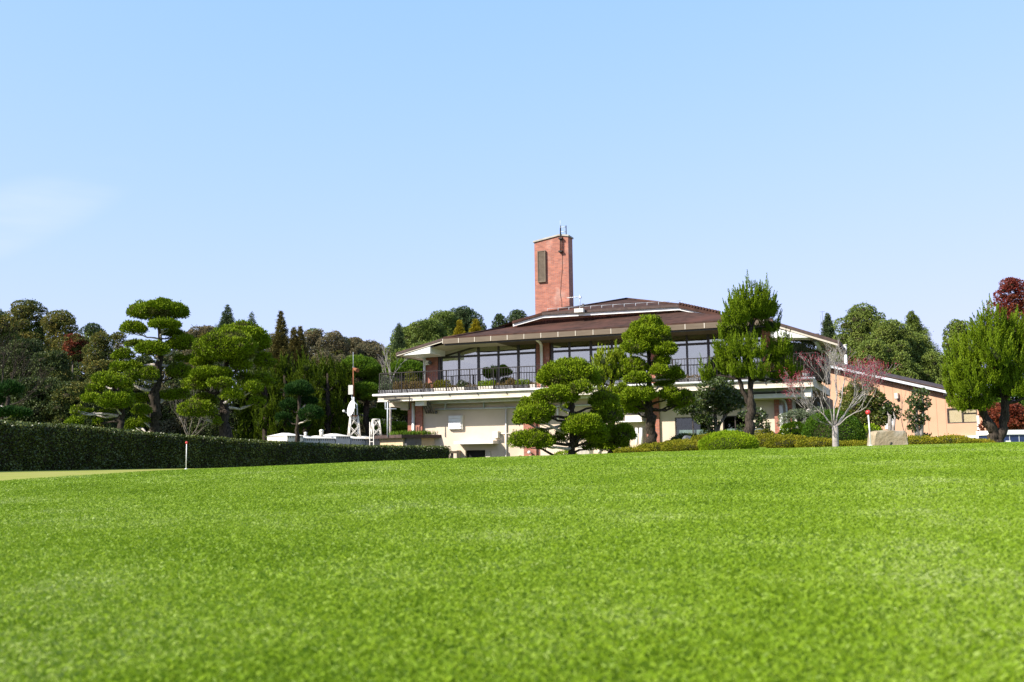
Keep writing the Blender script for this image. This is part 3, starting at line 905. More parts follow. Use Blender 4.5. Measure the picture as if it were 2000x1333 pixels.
# louvre vent
a_ = Wl(875, 812, VL - .18); c_ = Wl(899, 839, VL - .18)
b = MB()
b.box((a_[0], VL - .14, c_[2]), (c_[0] + .1, VL, a_[2]), 'offwhite')
nsl = 5
for k in range(nsl):
    z0 = c_[2] + .03 + (a_[2] - c_[2] - .06) * k / nsl; z1 = z0 + (a_[2] - c_[2] - .06) / nsl - .012
    b.hexa([(a_[0] + .03, VL - .21, z0), (c_[0] + .02, VL - .21, z0), (c_[0] + .02, VL - .14, z0), (a_[0] + .03, VL - .14, z0),
            (a_[0] + .03, VL - .165, z1), (c_[0] + .02, VL - .165, z1), (c_[0] + .02, VL - .14, z1), (a_[0] + .03, VL - .14, z1)], 'white')
b.build('louvre_vent', club)
# junction box
a_ = Wl(962, 843, VL - .3); c_ = Wl(972, 855.5, VL - .3)
b = MB(); b.box((a_[0], VL - .3, c_[2]), (c_[0], VL, a_[2]), 'offwhite'); b.build('junction_box', club)
run('thin_pipe', [973, 1010], [847.5, 846.5], VL - .07, .02, 'offwhite')
# small low box, spot lamp on the brick pier
a_ = Wl(1008, 890, VL - .2); b = MB(); b.box((a_[0], VL - .25, a_[2] - .3), (a_[0] + .2, VL, a_[2]), 'sandstone'); b.build('meter_box', club)
a_ = Wl(1033.5, 884, VL - .35)
b = MB(); b.ball(a_, .085, 'white'); b.tube([a_, a_ + np.array([.08, .22, -.05])], .03, 'darkmetal'); b.box((a_[0] - .05, VL - .25, a_[2] - .33), (a_[0] + .06, VL - .16, a_[2] - .16), 'white')
b.build('spot_lamp', club)
# security camera under slab
a_ = Wl(852, 806, VL - .2)
b = MB(); b.ball(a_, .08, 'darkmetal'); b.tube([a_, a_ + np.array([-.12, .2, .05])], .04, 'darkmetal'); b.build('security_camera', club)
# air-con ledge between the two juniper trees and its riser pipes
a_ = Wl(1200, 814, VL - .6); c_ = Wl(1254, 824, VL - .6)
b = MB(); b.box((a_[0], VL - .6, c_[2]), (c_[0], VL, c_[2] + .05), 'white'); b.box((a_[0] + .5, VL - .5, c_[2] + .05), (c_[0] - .05, VL - .1, c_[2] + .32), 'offwhite')
b.build('air_conditioner', club)
run('wall_pipe', [1243.5, 1244], [836, 873], VL - .25, .08, 'white')
run('wall_pipe', [1252, 1252.5], [836, 873], VL - .25, .09, 'white')
a_ = Wl(1238, 871, VL - .3); b = MB(); b.box((a_[0], VL - .4, a_[2] - .05), (a_[0] + .5, VL, a_[2] + .05), 'sandstone'); b.build('pipe_ledge', club)
for hp in (1170, 1212, 1222):
    run('wall_pipe', [hp, hp + .5], [860, 900], VL - .06, .05, 'offwhite')
# shadow-side fitting: little grey cabinet
a_ = Wl(1128, 874, .4); c_ = Wl(1152, 900, .4)
b = MB(); b.box((a_[0], .4, 0), (c_[0], 1.0, a_[2]), 'offwhite')
b.box((a_[0] - .05, .36, a_[2]), (c_[0] + .05, 1.04, a_[2] + .05), 'concrete')
for k in range(9):
    x_ = a_[0] + (c_[0] - a_[0]) * (k + .5) / 9; b.box((x_ - .015, .38, .3), (x_ + .015, .4, a_[2] - .05), 'soffit')
b.build('equipment_cabinet', club)
# thin steel post frames at the left end under the slab
fr = MB()
fr.tube([Wl(757, 786, -.1), Wl(757, 854, -.1)], .035, 'grey')
fr.tube([Wl(757, 786, -.1), Wl(759, 783, -.1), Wl(782, 781, -.1)], .03, 'iron')
fr.tube([Wl(752.5, 786, -.1), Wl(752.5, 799, -.1), Wl(774, 799, -.1)], .025, 'grey')
fr.tube([Wl(745, 776, -.12), Wl(800, 775.5, -.12), Wl(800, 800, -.12)], .035, 'iron')
fr.build('pipe_frame', club)
b = MB(); b.box((U_(782, 792, 1.2), 1.2, ZB - .4), (U_(797, 792, 1.2), 2.4, ZB), 'soffit'); b.box((U_(760, 785, 1.5), 1.5, ZB - .2), (uw0, 8, ZB), 'soffit'); b.build('slab_beam', club)

# ---- railing
zr = Wl(900, 722.5, .12)[2]
rail = MB()
ur0 = U_(741.5, 735, .12); ur1 = U_(1597, 700, .12)
rail.box((ur0, .095, zr - .02), (ur1, .145, zr + .02), 'iron')
rail.box((ur0, .10, ZT + .09), (ur1, .14, ZT + .115), 'iron')
n = int((ur1 - ur0) / .148)
for k in range(n + 1):
    uu = ur0 + k * (ur1 - ur0) / n
    rail.box((uu - .008, .112, ZT + .10), (uu + .008, .128, zr - .02), 'iron')
rail.box((ur0 - .02, .15, zr - .02), (ur0 + .03, 6, zr + .02), 'iron')
rail.box((ur0 - .01, .15, ZT + .09), (ur0 + .02, 6, ZT + .115), 'iron')
for k in range(40):
    vv = .15 + k * .148
    rail.box((ur0, vv - .008, ZT + .10), (ur0 + .016, vv + .008, zr - .02), 'iron')
rl = rail.build('railing', club)
for k in range(18):
    uu = ur0 + k * (ur1 - ur0) / 17
    q = MB(); q.box((uu - .022, .098, ZT), (uu + .022, .142, zr), 'iron'); q.build('railing_post', rl)

# ---- upper storey: piers, glazing, beams
zWT = Wl(1100, 662, VU)[2]       # head of the glazing
zWB = ZT + .12
ztr = Wl(900, 696.8, VU)[2]      # transom


def ubox(name, pa, pb, row, v0, v1, z0, z1, mat, parent=club):
    q = MB(); q.box((U_(pa, row, v0), v0, z0), (U_(pb, row, v0), v1, z1), mat); return q.build(name, parent)


zS = zWT + .30
ubox('brick_pier', 832, 855, 730, VU - .16, VU + .4, ZT, Wl(845, 694, VU - .16)[2], 'brick')
ubox('brick_pier', 1047.5, 1072, 700, VU - .16, VU + .4, ZT, zS, 'brick')
ubox('brick_pier', 1268, 1292, 700, VU - .16, VU + .4, ZT, zS, 'brick')
ubox('brick_pier', 1490, 1512, 700, VU - .16, VU + .4, ZT, zS, 'brick')
pts = [Wl(1046, 660, -.1), Wl(1048, 664, 0.1), Wl(1054, 668.5, .9), Wl(1057, 674, VU - .25), Wl(1057.5, 690, VU - .25)]
a_ = Wl(1057.5, 690, VU - .25); pts.append((a_[0], a_[1], ZT))
pipe('downpipe', pts, .075, 'white')
a_ = Wl(829, 700, VU - .25)
pipe('downpipe', [(a_[0], VU - .25, a_[2] + .1), (a_[0], VU - .25, ZT)], .07, 'white')
a_ = Wl(811, 696, 1.0); c_ = Wl(831, 701, VU - .2)
pipe('downpipe', [a_, c_], .05, 'white')
b = MB(); a_ = Wl(831, 705, VU - .3); c_ = Wl(838, 713, VU - .3); b.box((a_[0], VU - .35, c_[2]), (c_[0], VU - .16, a_[2]), 'offwhite'); b.ball((c_[0] + .08, VU - .35, (a_[2] + c_[2]) / 2), .1, 'darkmetal'); b.build('wall_lamp', club)


def bay(ms, parent, curtains, heads=None, dark_head=False):
    """one glazed bay: mullions at the given photo columns"""
    us = [U_(x_, 700, VU) for x_ in ms]
    f = MB()
    hz = lambda u: zWT if heads is None else float(np.interp(u, heads[0], heads[1]))
    for i, uu in enumerate(us):
        wdt = .055 if i % 2 == 0 else .042
        f.box((uu - wdt, VU - .02, zWB), (uu + wdt, VU + .12, hz(uu)), 'bronze')
    for i in range(len(us) - 1):
        wa, wb = (.055 if i % 2 == 0 else .042), (.055 if (i + 1) % 2 == 0 else .042)
        f.box((us[i] + wa, VU, ztr - .055), (us[i + 1] - wb, VU + .1, ztr + .055), 'bronze')
        f.box((us[i] + wa, VU, zWB), (us[i + 1] - wb, VU + .1, zWB + .08), 'bronze')
        h0, h1 = hz(us[i]), hz(us[i + 1])
        x0, x1 = us[i] + wa, us[i + 1] - wb
        f.hexa([(x0, VU, h0 - .1), (x1, VU, h1 - .1), (x1, VU + .1, h1 - .1), (x0, VU + .1, h0 - .1), (x0, VU, h0), (x1, VU, h1), (x1, VU + .1, h1), (x0, VU + .1, h0)], 'bronze')
    o = f.build('window', parent)
    for i in range(len(us) - 1):
        g = MB(); x0, x1 = us[i] + .04, us[i + 1] - .04
        g.box((x0, VU + .045, zWB + .08), (x1, VU + .052, ztr - .055), 'glass')
        h0, h1 = hz(us[i]) - .1, hz(us[i + 1]) - .1
        g.hexa([(x0, VU + .045, ztr + .055), (x1, VU + .045, ztr + .055), (x1, VU + .052, ztr + .055), (x0, VU + .052, ztr + .055),
                (x0, VU + .045, max(h0, ztr + .06)), (x1, VU + .045, max(h1, ztr + .06)), (x1, VU + .052, max(h1, ztr + .06)), (x0, VU + .052, max(h0, ztr + .06))], 'glass')
        g.build('pane', o)
    for (i, f0, f1) in curtains:
        c = MB(); ca = us[i] + (us[i + 1] - us[i]) * f0; cb = us[i] + (us[i + 1] - us[i]) * f1
        n_ = max(4, int((cb - ca) * 14))
        for k in range(n_):
            xa = ca + (cb - ca) * k / n_; xb = ca + (cb - ca) * (k + 1) / n_; va, vb = VU + .28 + .04 * (k % 2), VU + .28 + .04 * ((k + 1) % 2)
            c.poly([(xa, va, zWB + .05), (xb, vb, zWB + .05), (xb, vb, ztr - .02), (xa, va, ztr - .02)], 'curtain')
        c.build('curtain', o)
    return o


hA = [U_(861, 695, VU), U_(945, 662.5, VU), U_(1050, 660, VU)]
hB = [Wl(861, 696, VU)[2], zWT, zWT]
bay([861, 896, 934, 973, 1012, 1047], club, [(0, .05, .6), (4, .1, .9)], heads=(hA, hB))
bay([1078, 1112, 1154, 1195, 1232, 1267], club, [(0, .1, .95)])
bay([1293, 1342, 1384, 1426, 1460, 1489], club, [(0, .3, 1), (4, 0, .9)])
# wall beyond the last pier, coloured dark to stand in for the recess's shade
zTW = Wl(1638, 667, -.3)[2] - .25
ubox('shade_dark_wall', 1512, 1600, 700, VU, VU + .2, ZT, zTW, 'shadesoffit')
# room shell
q = MB(); ua, ub = U_(862, 700, VU) + .1, U_(1511, 700, VU)
q.box((ua, VU + .12, ZT + .002), (ub, 7.5, ZT + .05), 'interior'); q.box((ua, 7.5, ZT), (ub, 7.6, zS), 'interior')
q.box((ua, VU + .3, zWT + .02), (ub, 7.4, zWT + .08), 'soffit'); q.box((ua - .1, VU + .12, ZT), (ua, 7.5, Wl(861, 700, VU)[2]), 'interior'); q.box((U_(1600, 700, VU), VU + .2, ZT), (U_(1600, 700, VU) + .2, 5, zTW), 'shadesoffit')
q.build('upper_room', club)
# slanting gable boards at the left above bay 1 (white soffit wedge)
a1 = Wl(858, 697, VU - .02); a2 = Wl(945, 661, VU - .02)
q = MB(); top = zS + .1
q.prism([(a1[0], VU - .03, a1[2]), (a2[0], VU - .03, zWT - .01), (a2[0], VU - .03, top), (a1[0], VU - .03, top - .3)], (0, .1, 0), 'soffit'); q.build('gable_board', club)
q = MB(); q.box((a2[0], VU - .04, zWT), (U_(1512, 700, VU), VU + .1, zS + .1), 'bronze'); q.build('head_beam', club)

# ---- roof
VE = -.30
E1 = Wl(866, 657, VE); E2 = Wl(1492, 628.5, VE)
zE = (E1[2] + E2[2]) / 2
E1[2] = E2[2] = zE
T1 = Wl(775, 690, VE); T2 = Wl(1638, 667, VE)
zTip = T1[2]; T2[2] = min(T2[2], zTip + .35)
FH = .20  # fascia height below the roof skin
VC = 3.4   # clerestory line
c0 = Wl(1006, 635, VC); c1 = Wl(1064, 618.5, VC); c2 = Wl(1329, 603, VC); c3 = Wl(1410, 620.5, VC)
cm = Wl(1006, 641, VC)
BK = 9.0; BKR = 4.0
zc1 = (Wl(1064, 624, VC)[2] + Wl(1329, 611, VC)[2]) / 2
main = MB()
# front skin from the eave up to the clerestory
c1l = np.array([c1[0], VC, zc1]); c2l = np.array([c2[0], VC, zc1])
c0l = Wl(985, 641, VC); c3l = Wl(1425, 626, VC)
hipL = np.array([E1[0] + .2, VC, c0l[2] - .28]); hipR = np.array([E2[0], VC, c3l[2] - .15])
main.poly([E1, E2, c3l, c2l, c1l, c0l], 'rooftile')
main.poly([E1, c0l, (c0l[0], BK, c0l[2])  , (E1[0], BK, zE)], 'rooftile')
main.poly([E2, (E2[0], BK, zE), (c3l[0], BK, c3l[2]), c3l], 'rooftile')
main.poly([T1, E1, (E1[0], BK, zE), (T1[0], BK, T1[2])], 'rooftile')
main.poly([E2, T2, (T2[0], BKR, T2[2]), (E2[0], BKR, zE)], 'rooftile')
rf = main.build('roof', club)
# ridged tile courses standing proud of the front skin
tl = MB(); rr = random.Random(8)
slope_n = 15
for k in range(slope_n):
    t_ = (k + .5) / slope_n
    la = E1 * (1 - t_) + c0l * t_; lb = E2 * (1 - t_) + c3l * t_
    zf = zE + (zc1 - zE) * t_
# slab thickness / edges
ed = MB()
def edge(p, q_, h, mat, th=.06, dv=-.03):
    p = np.array(p, float); q_ = np.array(q_, float)
    ed.hexa([(p[0], p[1] + dv, p[2] - h), (q_[0], q_[1] + dv, q_[2] - h), (q_[0], q_[1] + dv + th, q_[2] - h), (p[0], p[1] + dv + th, p[2] - h),
             (p[0], p[1] + dv, p[2]), (q_[0], q_[1] + dv, q_[2]), (q_[0], q_[1] + dv + th, q_[2]), (p[0], p[1] + dv + th, p[2])], mat)
edge(T1 + [0, 0, .03], E1 + [0, 0, .03], .12, 'roofedge'); edge(E2 + [0, 0, .03], T2 + [0, 0, .03], .14, 'roofedge')
edge(T1 - [0, 0, .09], E1 - [0, 0, .09], .07, 'soffit', .05, 0.0); edge(E2 - [0, 0, .11], T2 - [0, 0, .11], .10, 'soffit', .05, 0.0)
edge(E1 + [0, 0, .05], E2 + [0, 0, .05], .08, 'rooftile')
ed.build('roof_edge', rf)
ed = MB()
edge(E1 - [0, 0, .03], E2 - [0, 0, .03], .25, 'fascia', .10, -.08)
nj = 18
for k in range(nj + 1):
    pp = E1 * (1 - k / nj) + E2 * k / nj
    ed.box((pp[0] - .018, VE - .095, zE - .27), (pp[0] + .018, VE - .08, zE - .03), 'soffit')
ed.build('fascia_gutter', club)
ed = MB()
edge(E1 - [0, 0, .28], E2 - [0, 0, .28], .07, 'bronze', .14, .06)  # dark strip standing in for the shadow line below the fascia
ed.build('eave_shade_strip', club)
# soffit: underside of the overhang following the roof
so = MB(); dz = .30
xm_ = U_(960, 662, VE)
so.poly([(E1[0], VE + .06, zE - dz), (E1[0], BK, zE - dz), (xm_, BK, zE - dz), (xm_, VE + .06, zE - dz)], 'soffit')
so.poly([(xm_, VE + .06, zE - dz), (xm_, BK, zE - dz), (E2[0], BK, zE - dz), (E2[0], VE + .06, zE - dz)], 'shadesoffit')  # middle stretch takes the soffit colour darkened for shade
so.poly([(T1[0], VE + .06, T1[2] - .16), (T1[0], BK, T1[2] - .16), (E1[0], BK, zE - dz), (E1[0], VE + .06, zE - dz)], 'soffit')
so.poly([(E2[0], VE + .06, zE - dz), (E2[0], BKR, zE - dz), (T2[0], BKR, T2[2] - .2), (T2[0], VE + .06, T2[2] - .2)], 'soffit')
so.build('soffit', club)
ed = MB(); ed.box((T1[0] - .06, VE, T1[2] - .17), (T1[0] + .03, 8, T1[2] + .0), 'roofedge'); ed.build('side_gutter', club); ed = MB(); ed.box((T2[0] - .03, VE, T2[2] - .2), (T2[0] + .06, BKR, T2[2]), 'roofedge'); ed.build('side_gutter', club)
# white cantilever beams at both ends
def cbeam(name, a_, c_, d_, e_, v0, v1):
    q = MB(); p1, p2, p3, p4 = [Wl(x_, y_, v0) for x_, y_ in (a_, c_, d_, e_)]
    q.prism([p1, p2, p3, p4], (0, v1 - v0, 0), 'white'); q.build(name, club)
cbeam('cantilever_beam', (787, 694.5), (840, 690.5), (840, 676.5), (836, 676.5), -.26, 1.5)
cbeam('cantilever_beam', (1505, 660), (1587, 659.5), (1523, 644), (1505, 640), -.26, 1.5)
b = MB(); a_ = Wl(1589, 652, .1); b.box((a_[0] - .05, .1, a_[2] - .35), (a_[0] + .22, .5, a_[2]), 'darkmetal'); b.tube([a_ + np.array([.05, .1, -.3]), a_ + np.array([.12, .9, -.5]), a_ + np.array([.12, 1.2, -.6])], .1, 'grey'); b.build('rain_hopper', club)
# dark strip standing in for the shaded right side of the left pier
ubox('post', 855, 859.5, 700, VU - .12, VU + .1, ZT, zS + .05, 'bronze')

q = MB(); ea = U_(1500, 690, VU + .3); eb = U_(1596, 690, VU + .3); zs_ = lambda u: zE + (T2[2] - zE) * (u - E2[0]) / (T2[0] - E2[0]) - .42
q.prism([(ea, 3.7, ZT), (eb, 3.7, ZT), (eb, 3.7, zs_(eb)), (max(ea, E2[0]), 3.7, zs_(max(ea, E2[0]))), (ea, 3.7, zE - .42)], (0, .12, 0), 'shadesoffit'); q.build('recess_wall', club)  # added wall, its dark colour stands in for shade under the roof end

# ---- clerestory strip and upper roof
us_ = MB()
def strip(p, q_, h0, h1, v0, v1, mat):
    us_.hexa([(p[0], v0, p[2] - h1), (q_[0], v0, q_[2] - h1), (q_[0], v1, q_[2] - h1), (p[0], v1, p[2] - h1),
              (p[0], v0, p[2] - h0), (q_[0], v0, q_[2] - h0), (q_[0], v1, q_[2] - h0), (p[0], v1, p[2] - h0)], mat)
cz = [c0, c1, c2, c3]
for i in range(3):
    strip(cz[i], cz[i + 1], -.11, .12, VC - .30, VC - .18, 'white')
us_.build('upper_gutter', club)
us_ = MB()
for i in range(3):
    strip(cz[i], cz[i + 1], -.05, .8, VC + .0, VC + .2, 'brick')
us_.build('clerestory_wall', club)
VP = 8.5
Pk = Wl(1223, 584.5, VP)
o_ = lambda p, dz_=.13: np.array([p[0], VC - .38, p[2] + dz_])
u1, u2, u0_, u3_ = o_(c1), o_(c2), o_(c0), o_(c3)
L0 = Wl(960, 642.5, VP)
up = MB()
up.poly([u1, u2, Pk], 'rooftile')
up.poly([u0_, u1, Pk, L0], 'rooftile')
R0_ = Wl(1445, 634, VP)
up.poly([u2, u3_, R0_, Pk], 'rooftile')
up.poly([Pk, R0_, L0], 'rooftile')
ur = up.build('upper_roof', club)
e2 = MB()
def edge2(p, q_, h, mat, th=.1):
    e2.hexa([(p[0], p[1] - .03, p[2] - h), (q_[0], q_[1] - .03, q_[2] - h), (q_[0], q_[1] + th, q_[2] - h), (p[0], p[1] + th, p[2] - h),
             (p[0], p[1] - .03, p[2] + .03), (q_[0], q_[1] - .03, q_[2] + .03), (q_[0], q_[1] + th, q_[2] + .03), (p[0], p[1] + th, p[2] + .03)], mat)
edge2(u0_, u1, .1, 'rooftile'); edge2(u1, u2, .1, 'roofedge'); edge2(u2, u3_, .14, 'rooftile')
for (p, q_) in ((u1, Pk), (u2, Pk), (E1, c0l), (E2, c3l)):
    e2.tube([p + [0, 0, .02], q_ + [0, 0, .02]], .07, 'rooftile', 6)
nr_ = 14
for k in range(nr_):
    p = u2 + (u3_ - u2) * (k + .1) / nr_; q_ = u2 + (u3_ - u2) * (k + .9) / nr_
    e2.tube([p + np.array([0, .02, .08]), q_ + np.array([0, .02, .06])], .085, 'rooftile', 6)
e2.build('ridge_cap', ur)
# lightning wire on short stands over the roof
wr = MB(); last = None
for k in range(13):
    t_ = k / 12; p = u1 + (u2 - u1) * t_ + np.array([0, .8, .34])
    wr.tube([p - [0, 0, .2], p], .012, 'grey', 4)
    if last is not None: wr.tube([last, p], .008, 'grey', 4)
    last = p
wr.build('lightning_wire', ur)

# ---- chimney tower
VT_ = 5.2
tA = Wl(1043.5, 476, VT_); tB = Wl(1109.5, 462, VT_)
zl = Wl(1043.3, 474.5, VT_)[2]; zp = Wl(1093, 461, VT_)[2]; zr_ = Wl(1109, 462.5, VT_)[2]
up_ = Wl(1092, 461, VT_)[0]
D_ = .72; zb_ = zE
tw = MB()
tw.prism([(tA[0], VT_, zb_), (tB[0], VT_, zb_), (tB[0], VT_, zr_), (up_, VT_, zp), (tA[0], VT_, zl)], (0, D_, 0), 'brick')
t_o = tw.build('brick_tower', club)
cp_ = MB()
for (p, q_) in (((tA[0] - .06, zl), (up_, zp)), ((up_, zp), (tB[0] + .05, zr_))):
    cp_.hexa([(p[0], VT_ - .07, p[1]), (q_[0], VT_ - .07, q_[1]), (q_[0], VT_ + D_ + .07, q_[1]), (p[0], VT_ + D_ + .07, p[1]),
              (p[0], VT_ - .07, p[1] + .09), (q_[0], VT_ - .07, q_[1] + .09), (q_[0], VT_ + D_ + .07, q_[1] + .09), (p[0], VT_ + D_ + .07, p[1] + .09)], 'concrete')
cp_.build('coping', t_o)
lv = MB(); a_ = Wl(1049.5, 491, VT_ - .1); c_ = Wl(1066, 551, VT_ - .1)
lv.box((a_[0], VT_ - .12, c_[2]), (a_[0] + .05, VT_, a_[2]), 'fascia'); lv.box((c_[0] - .05, VT_ - .12, c_[2]), (c_[0], VT_, a_[2]), 'fascia')
lv.box((a_[0] + .05, VT_ - .12, a_[2] - .05), (c_[0] - .05, VT_, a_[2]), 'fascia'); lv.box((a_[0] + .05, VT_ - .12, c_[2]), (c_[0] - .05, VT_, c_[2] + .05), 'fascia')
nl = 26
for k in range(nl):
    z0 = c_[2] + .06 + (a_[2] - c_[2] - .12) * k / nl; z1 = z0 + .04
    lv.hexa([(a_[0] + .05, VT_ - .105, z0), (c_[0] - .05, VT_ - .105, z0), (c_[0] - .05, VT_, z0 + .02), (a_[0] + .05, VT_, z0 + .02),
             (a_[0] + .05, VT_ - .085, z1), (c_[0] - .05, VT_ - .085, z1), (c_[0] - .05, VT_, z1 + .02), (a_[0] + .05, VT_, z1 + .02)], 'fascia')
lv.build('tower_louvre', t_o)
lt = MB()
for px_ in (1095, 1105.5):
    a_ = Wl(px_, 441, VT_ + .15); lt.tube([(a_[0], VT_ + .15, zp - .3), tuple(a_)], .026, 'iron', 6)
for row in (444, 453):
    lt.tube([Wl(1095, row, VT_ + .15), Wl(1105.5, row, VT_ + .15)], .02, 'grey', 5)
lt.build('tower_ladder', t_o)
an = MB(); a0 = Wl(1094.2, 431, VT_ - .12); a1 = Wl(1094.4, 494, VT_ - .12)
an.tube([tuple(a0), tuple(Wl(1094.3, 446, VT_ - .12))], .010, 'grey', 5); an.tube([tuple(Wl(1094.3, 446, VT_ - .12)), tuple(a1)], .028, 'iron', 6)
an.tube([tuple(Wl(1096.6, 466, VT_ - .12)), tuple(Wl(1096.8, 492, VT_ - .12))], .022, 'iron', 6)
for row in (466, 491.5):
    q_ = Wl(1094.8, row, VT_ - .12); an.box((q_[0] - .1, VT_ - .2, q_[2] - .05), (q_[0] + .1, VT_, q_[2] + .04), 'iron')
an.build('lightning_rod', t_o)
cb_ = MB()
cb_.tube([tuple(Wl(x_, y_, VT_ - .02)) for x_, y_ in ((1098, 495), (1098, 530), (1096, 545), (1095, 565), (1094, 575), (1097, 590), (1097, 600))], .009, 'roofedge', 5)
cb_.build('cable', t_o)
fl = MB(); p = Wl(1088, 603.5, VT_ - .08); q_ = Wl(1111, 597.5, VT_ - .08)
fl.prism([p, q_, q_ + np.array([0, 0, -.12]), p + np.array([0, 0, -.10])], (0, .06, 0), 'roofedge'); fl.build('flashing', t_o)

# ---- right flank of the building, coloured dark for its shade, outside stair, door canopy block
fk = MB(); ux = uw1
fk.box((ux, 3.2, 0), (ux + 1.4, 7, ZB - .3), 'shadesoffit')
fk.box((U_(1571, 765, .3), .25, ZB - .45), (U_(1584, 765, .3), .9, ZB), 'offwhite')
fk.build('side_annex', club)
st = MB(); p = Wl(1597, 800, 2.2); q_ = Wl(1640, 850, 2.2)
st.prism([p, q_, q_ + np.array([0, 0, .35]), p + np.array([0, 0, .35])], (0, .3, 0), 'darkmetal'); st.build('stair_stringer', club)

# ================================================================== things on the terrace and roof
def bworld(q_):
    return BO + BU * q_[0] + BV * q_[1] + np.array([0, 0, q_[2]])


def at_b(o, q_):
    o.location = tuple(bworld(q_)); o.rotation_euler = (0, 0, BANG); return o


# TV aerial on a white block, on the roof
a_ = Wl(1133, 611.5, VC - .55)
o = empty('roof_aerial', (0, 0, 0), 'white television aerial on a pale block, on the roof right of the brick tower', 'aerial'); at_b(o, a_)
q = MB(); q.box((-.28, -.12, .02), (.2, .12, .22), 'offwhite'); q.build('base_block', o)
q = MB(); q.tube([(0, 0, .3), (0, 0, .95)], .022, 'grey', 6); q.build('mast', o)
q = MB(); q.tube([(-.68, 0, .83), (.1, 0, .84)], .016, 'white', 5); q.box((-.04, -.06, .76), (.08, .06, .86), 'grey')
for k in range(7): q.tube([(-.62 + k * .1, -.22, .83), (-.62 + k * .1, .22, .83)], .008, 'white', 4)
q.build('boom', o)
q = MB(); q.box((.12, -.06, .3), (.22, .06, .46), 'darkmetal'); q.build('amplifier', o)
# thin second aerial far right
a_ = Wl(1608, 655, 6.0)
o = empty('whip_aerial', (0, 0, 0), 'thin grey whip aerial above the right end of the clubhouse roof', 'aerial'); at_b(o, a_ - np.array([0, 0, .4]))
q = MB(); q.tube([(0, 0, 0), (0, 0, 1.6)], .009, 'darkmetal', 5); q.build('mast', o)
q = MB(); q.tube([(-.12, 0, 1.58), (.12, 0, 1.58)], .007, 'darkmetal', 5); q.tube([(-.1, 0, .1), (-.09, 0, 1.4)], .004, 'darkmetal', 4); q.build('boom', o)

# planter boxes with dried and flowering plants along the railing
PL = [(742, 768, 'planter', 'olive', .35, 'dark planter with grey green leaves at the terrace corner, behind the end of the railing'),
      (770, 797, 'planter', 'dried', .42, 'grey planter crowded with brown dried bushes, second from the terrace corner'),
      (799, 824, 'planter', 'dried', .40, 'grey planter with low tan seed heads, just left of the upper brick pier'),
      (826, 848, 'planter', 'dried', .30, 'grey planter with faded heather standing before the upper brick pier'),
      (850, 878, 'offwhite', 'azalea', .42, 'white trough with a yellow green bush just right of the upper brick pier'),
      (880, 894, 'offwhite', 'dried', .12, 'white trough nearly bare beside the yellow green bush'),
      (896, 909, 'offwhite', 'camellia', .36, 'small white pot with a dark leafy plant beneath the second mullion'),
      (911, 934, 'darkmetal', 'dried', .10, 'black trough almost empty between the leafy pot and yellow flowers'),
      (936, 966, 'offwhite', 'bright', .28, 'white trough of fresh yellow flowers at the middle of the left glazing'),
      (970, 990, 'planter', 'dried', .16, 'grey trough of short dry stalks right of the yellow flowers'),
      (991, 1005, 'planter', 'dried', .34, 'grey pot with a tall tuft of straw coloured stalks'),
      (1008, 1033, 'darkmetal', 'bright', .25, 'black trough with sparse pale green shoots before the last left pane'),
      (1036, 1047, 'offwhite', 'dried', .06, 'white pot rack standing at the foot of the white downpipe'),
      (1325, 1345, 'darkmetal', 'dried', .12, 'dark trough behind the railing right of the middle juniper'),
      (1347, 1365, 'planter', 'dried', .14, 'grey trough with thin stems right of the dark trough by the middle juniper'),
      (1492, 1512, 'darkmetal', 'dried', .12, 'dark trough glimpsed between the branches of the tall feathery juniper')]
for i, (pa, pb, pm, lf, hh, lab) in enumerate(PL):
    a_ = Wl(pa, 760, .5); c_ = Wl(pb, 760, .5); L_ = c_[0] - a_[0]
    o = empty('planter_box', (0, 0, 0), lab, 'planter', 'planters behind the terrace railing'); at_b(o, (a_[0] + L_ / 2, .5, ZT))
    q = MB(); h_ = .24
    q.hexa([(-L_ / 2 + .03, -.12, 0), (L_ / 2 - .03, -.12, 0), (L_ / 2 - .03, .12, 0), (-L_ / 2 + .03, .12, 0), (-L_ / 2, -.15, h_), (L_ / 2, -.15, h_), (L_ / 2, .15, h_), (-L_ / 2, .15, h_)], pm)
    q.box((-L_ / 2 - .012, -.165, h_ - .03), (L_ / 2 + .012, -.15, h_ + .012), pm)
    q.build('trough', o)
    f = Foliage(900 + i)
    nb_ = max(1, int(L_ / .22)) if hh > .2 else 1
    for k in range(nb_):
        x_ = -L_ / 2 + (k + .5) * L_ / nb_
        f.pad((x_, 0, h_ + hh * .4), (L_ / nb_ * .62, .16, max(.08, hh * .62)), lf, .06, .03, 700 if hh > .2 else 300, .03, .2, .6, .7, None, spread=.8)
    f.build('plant', o)
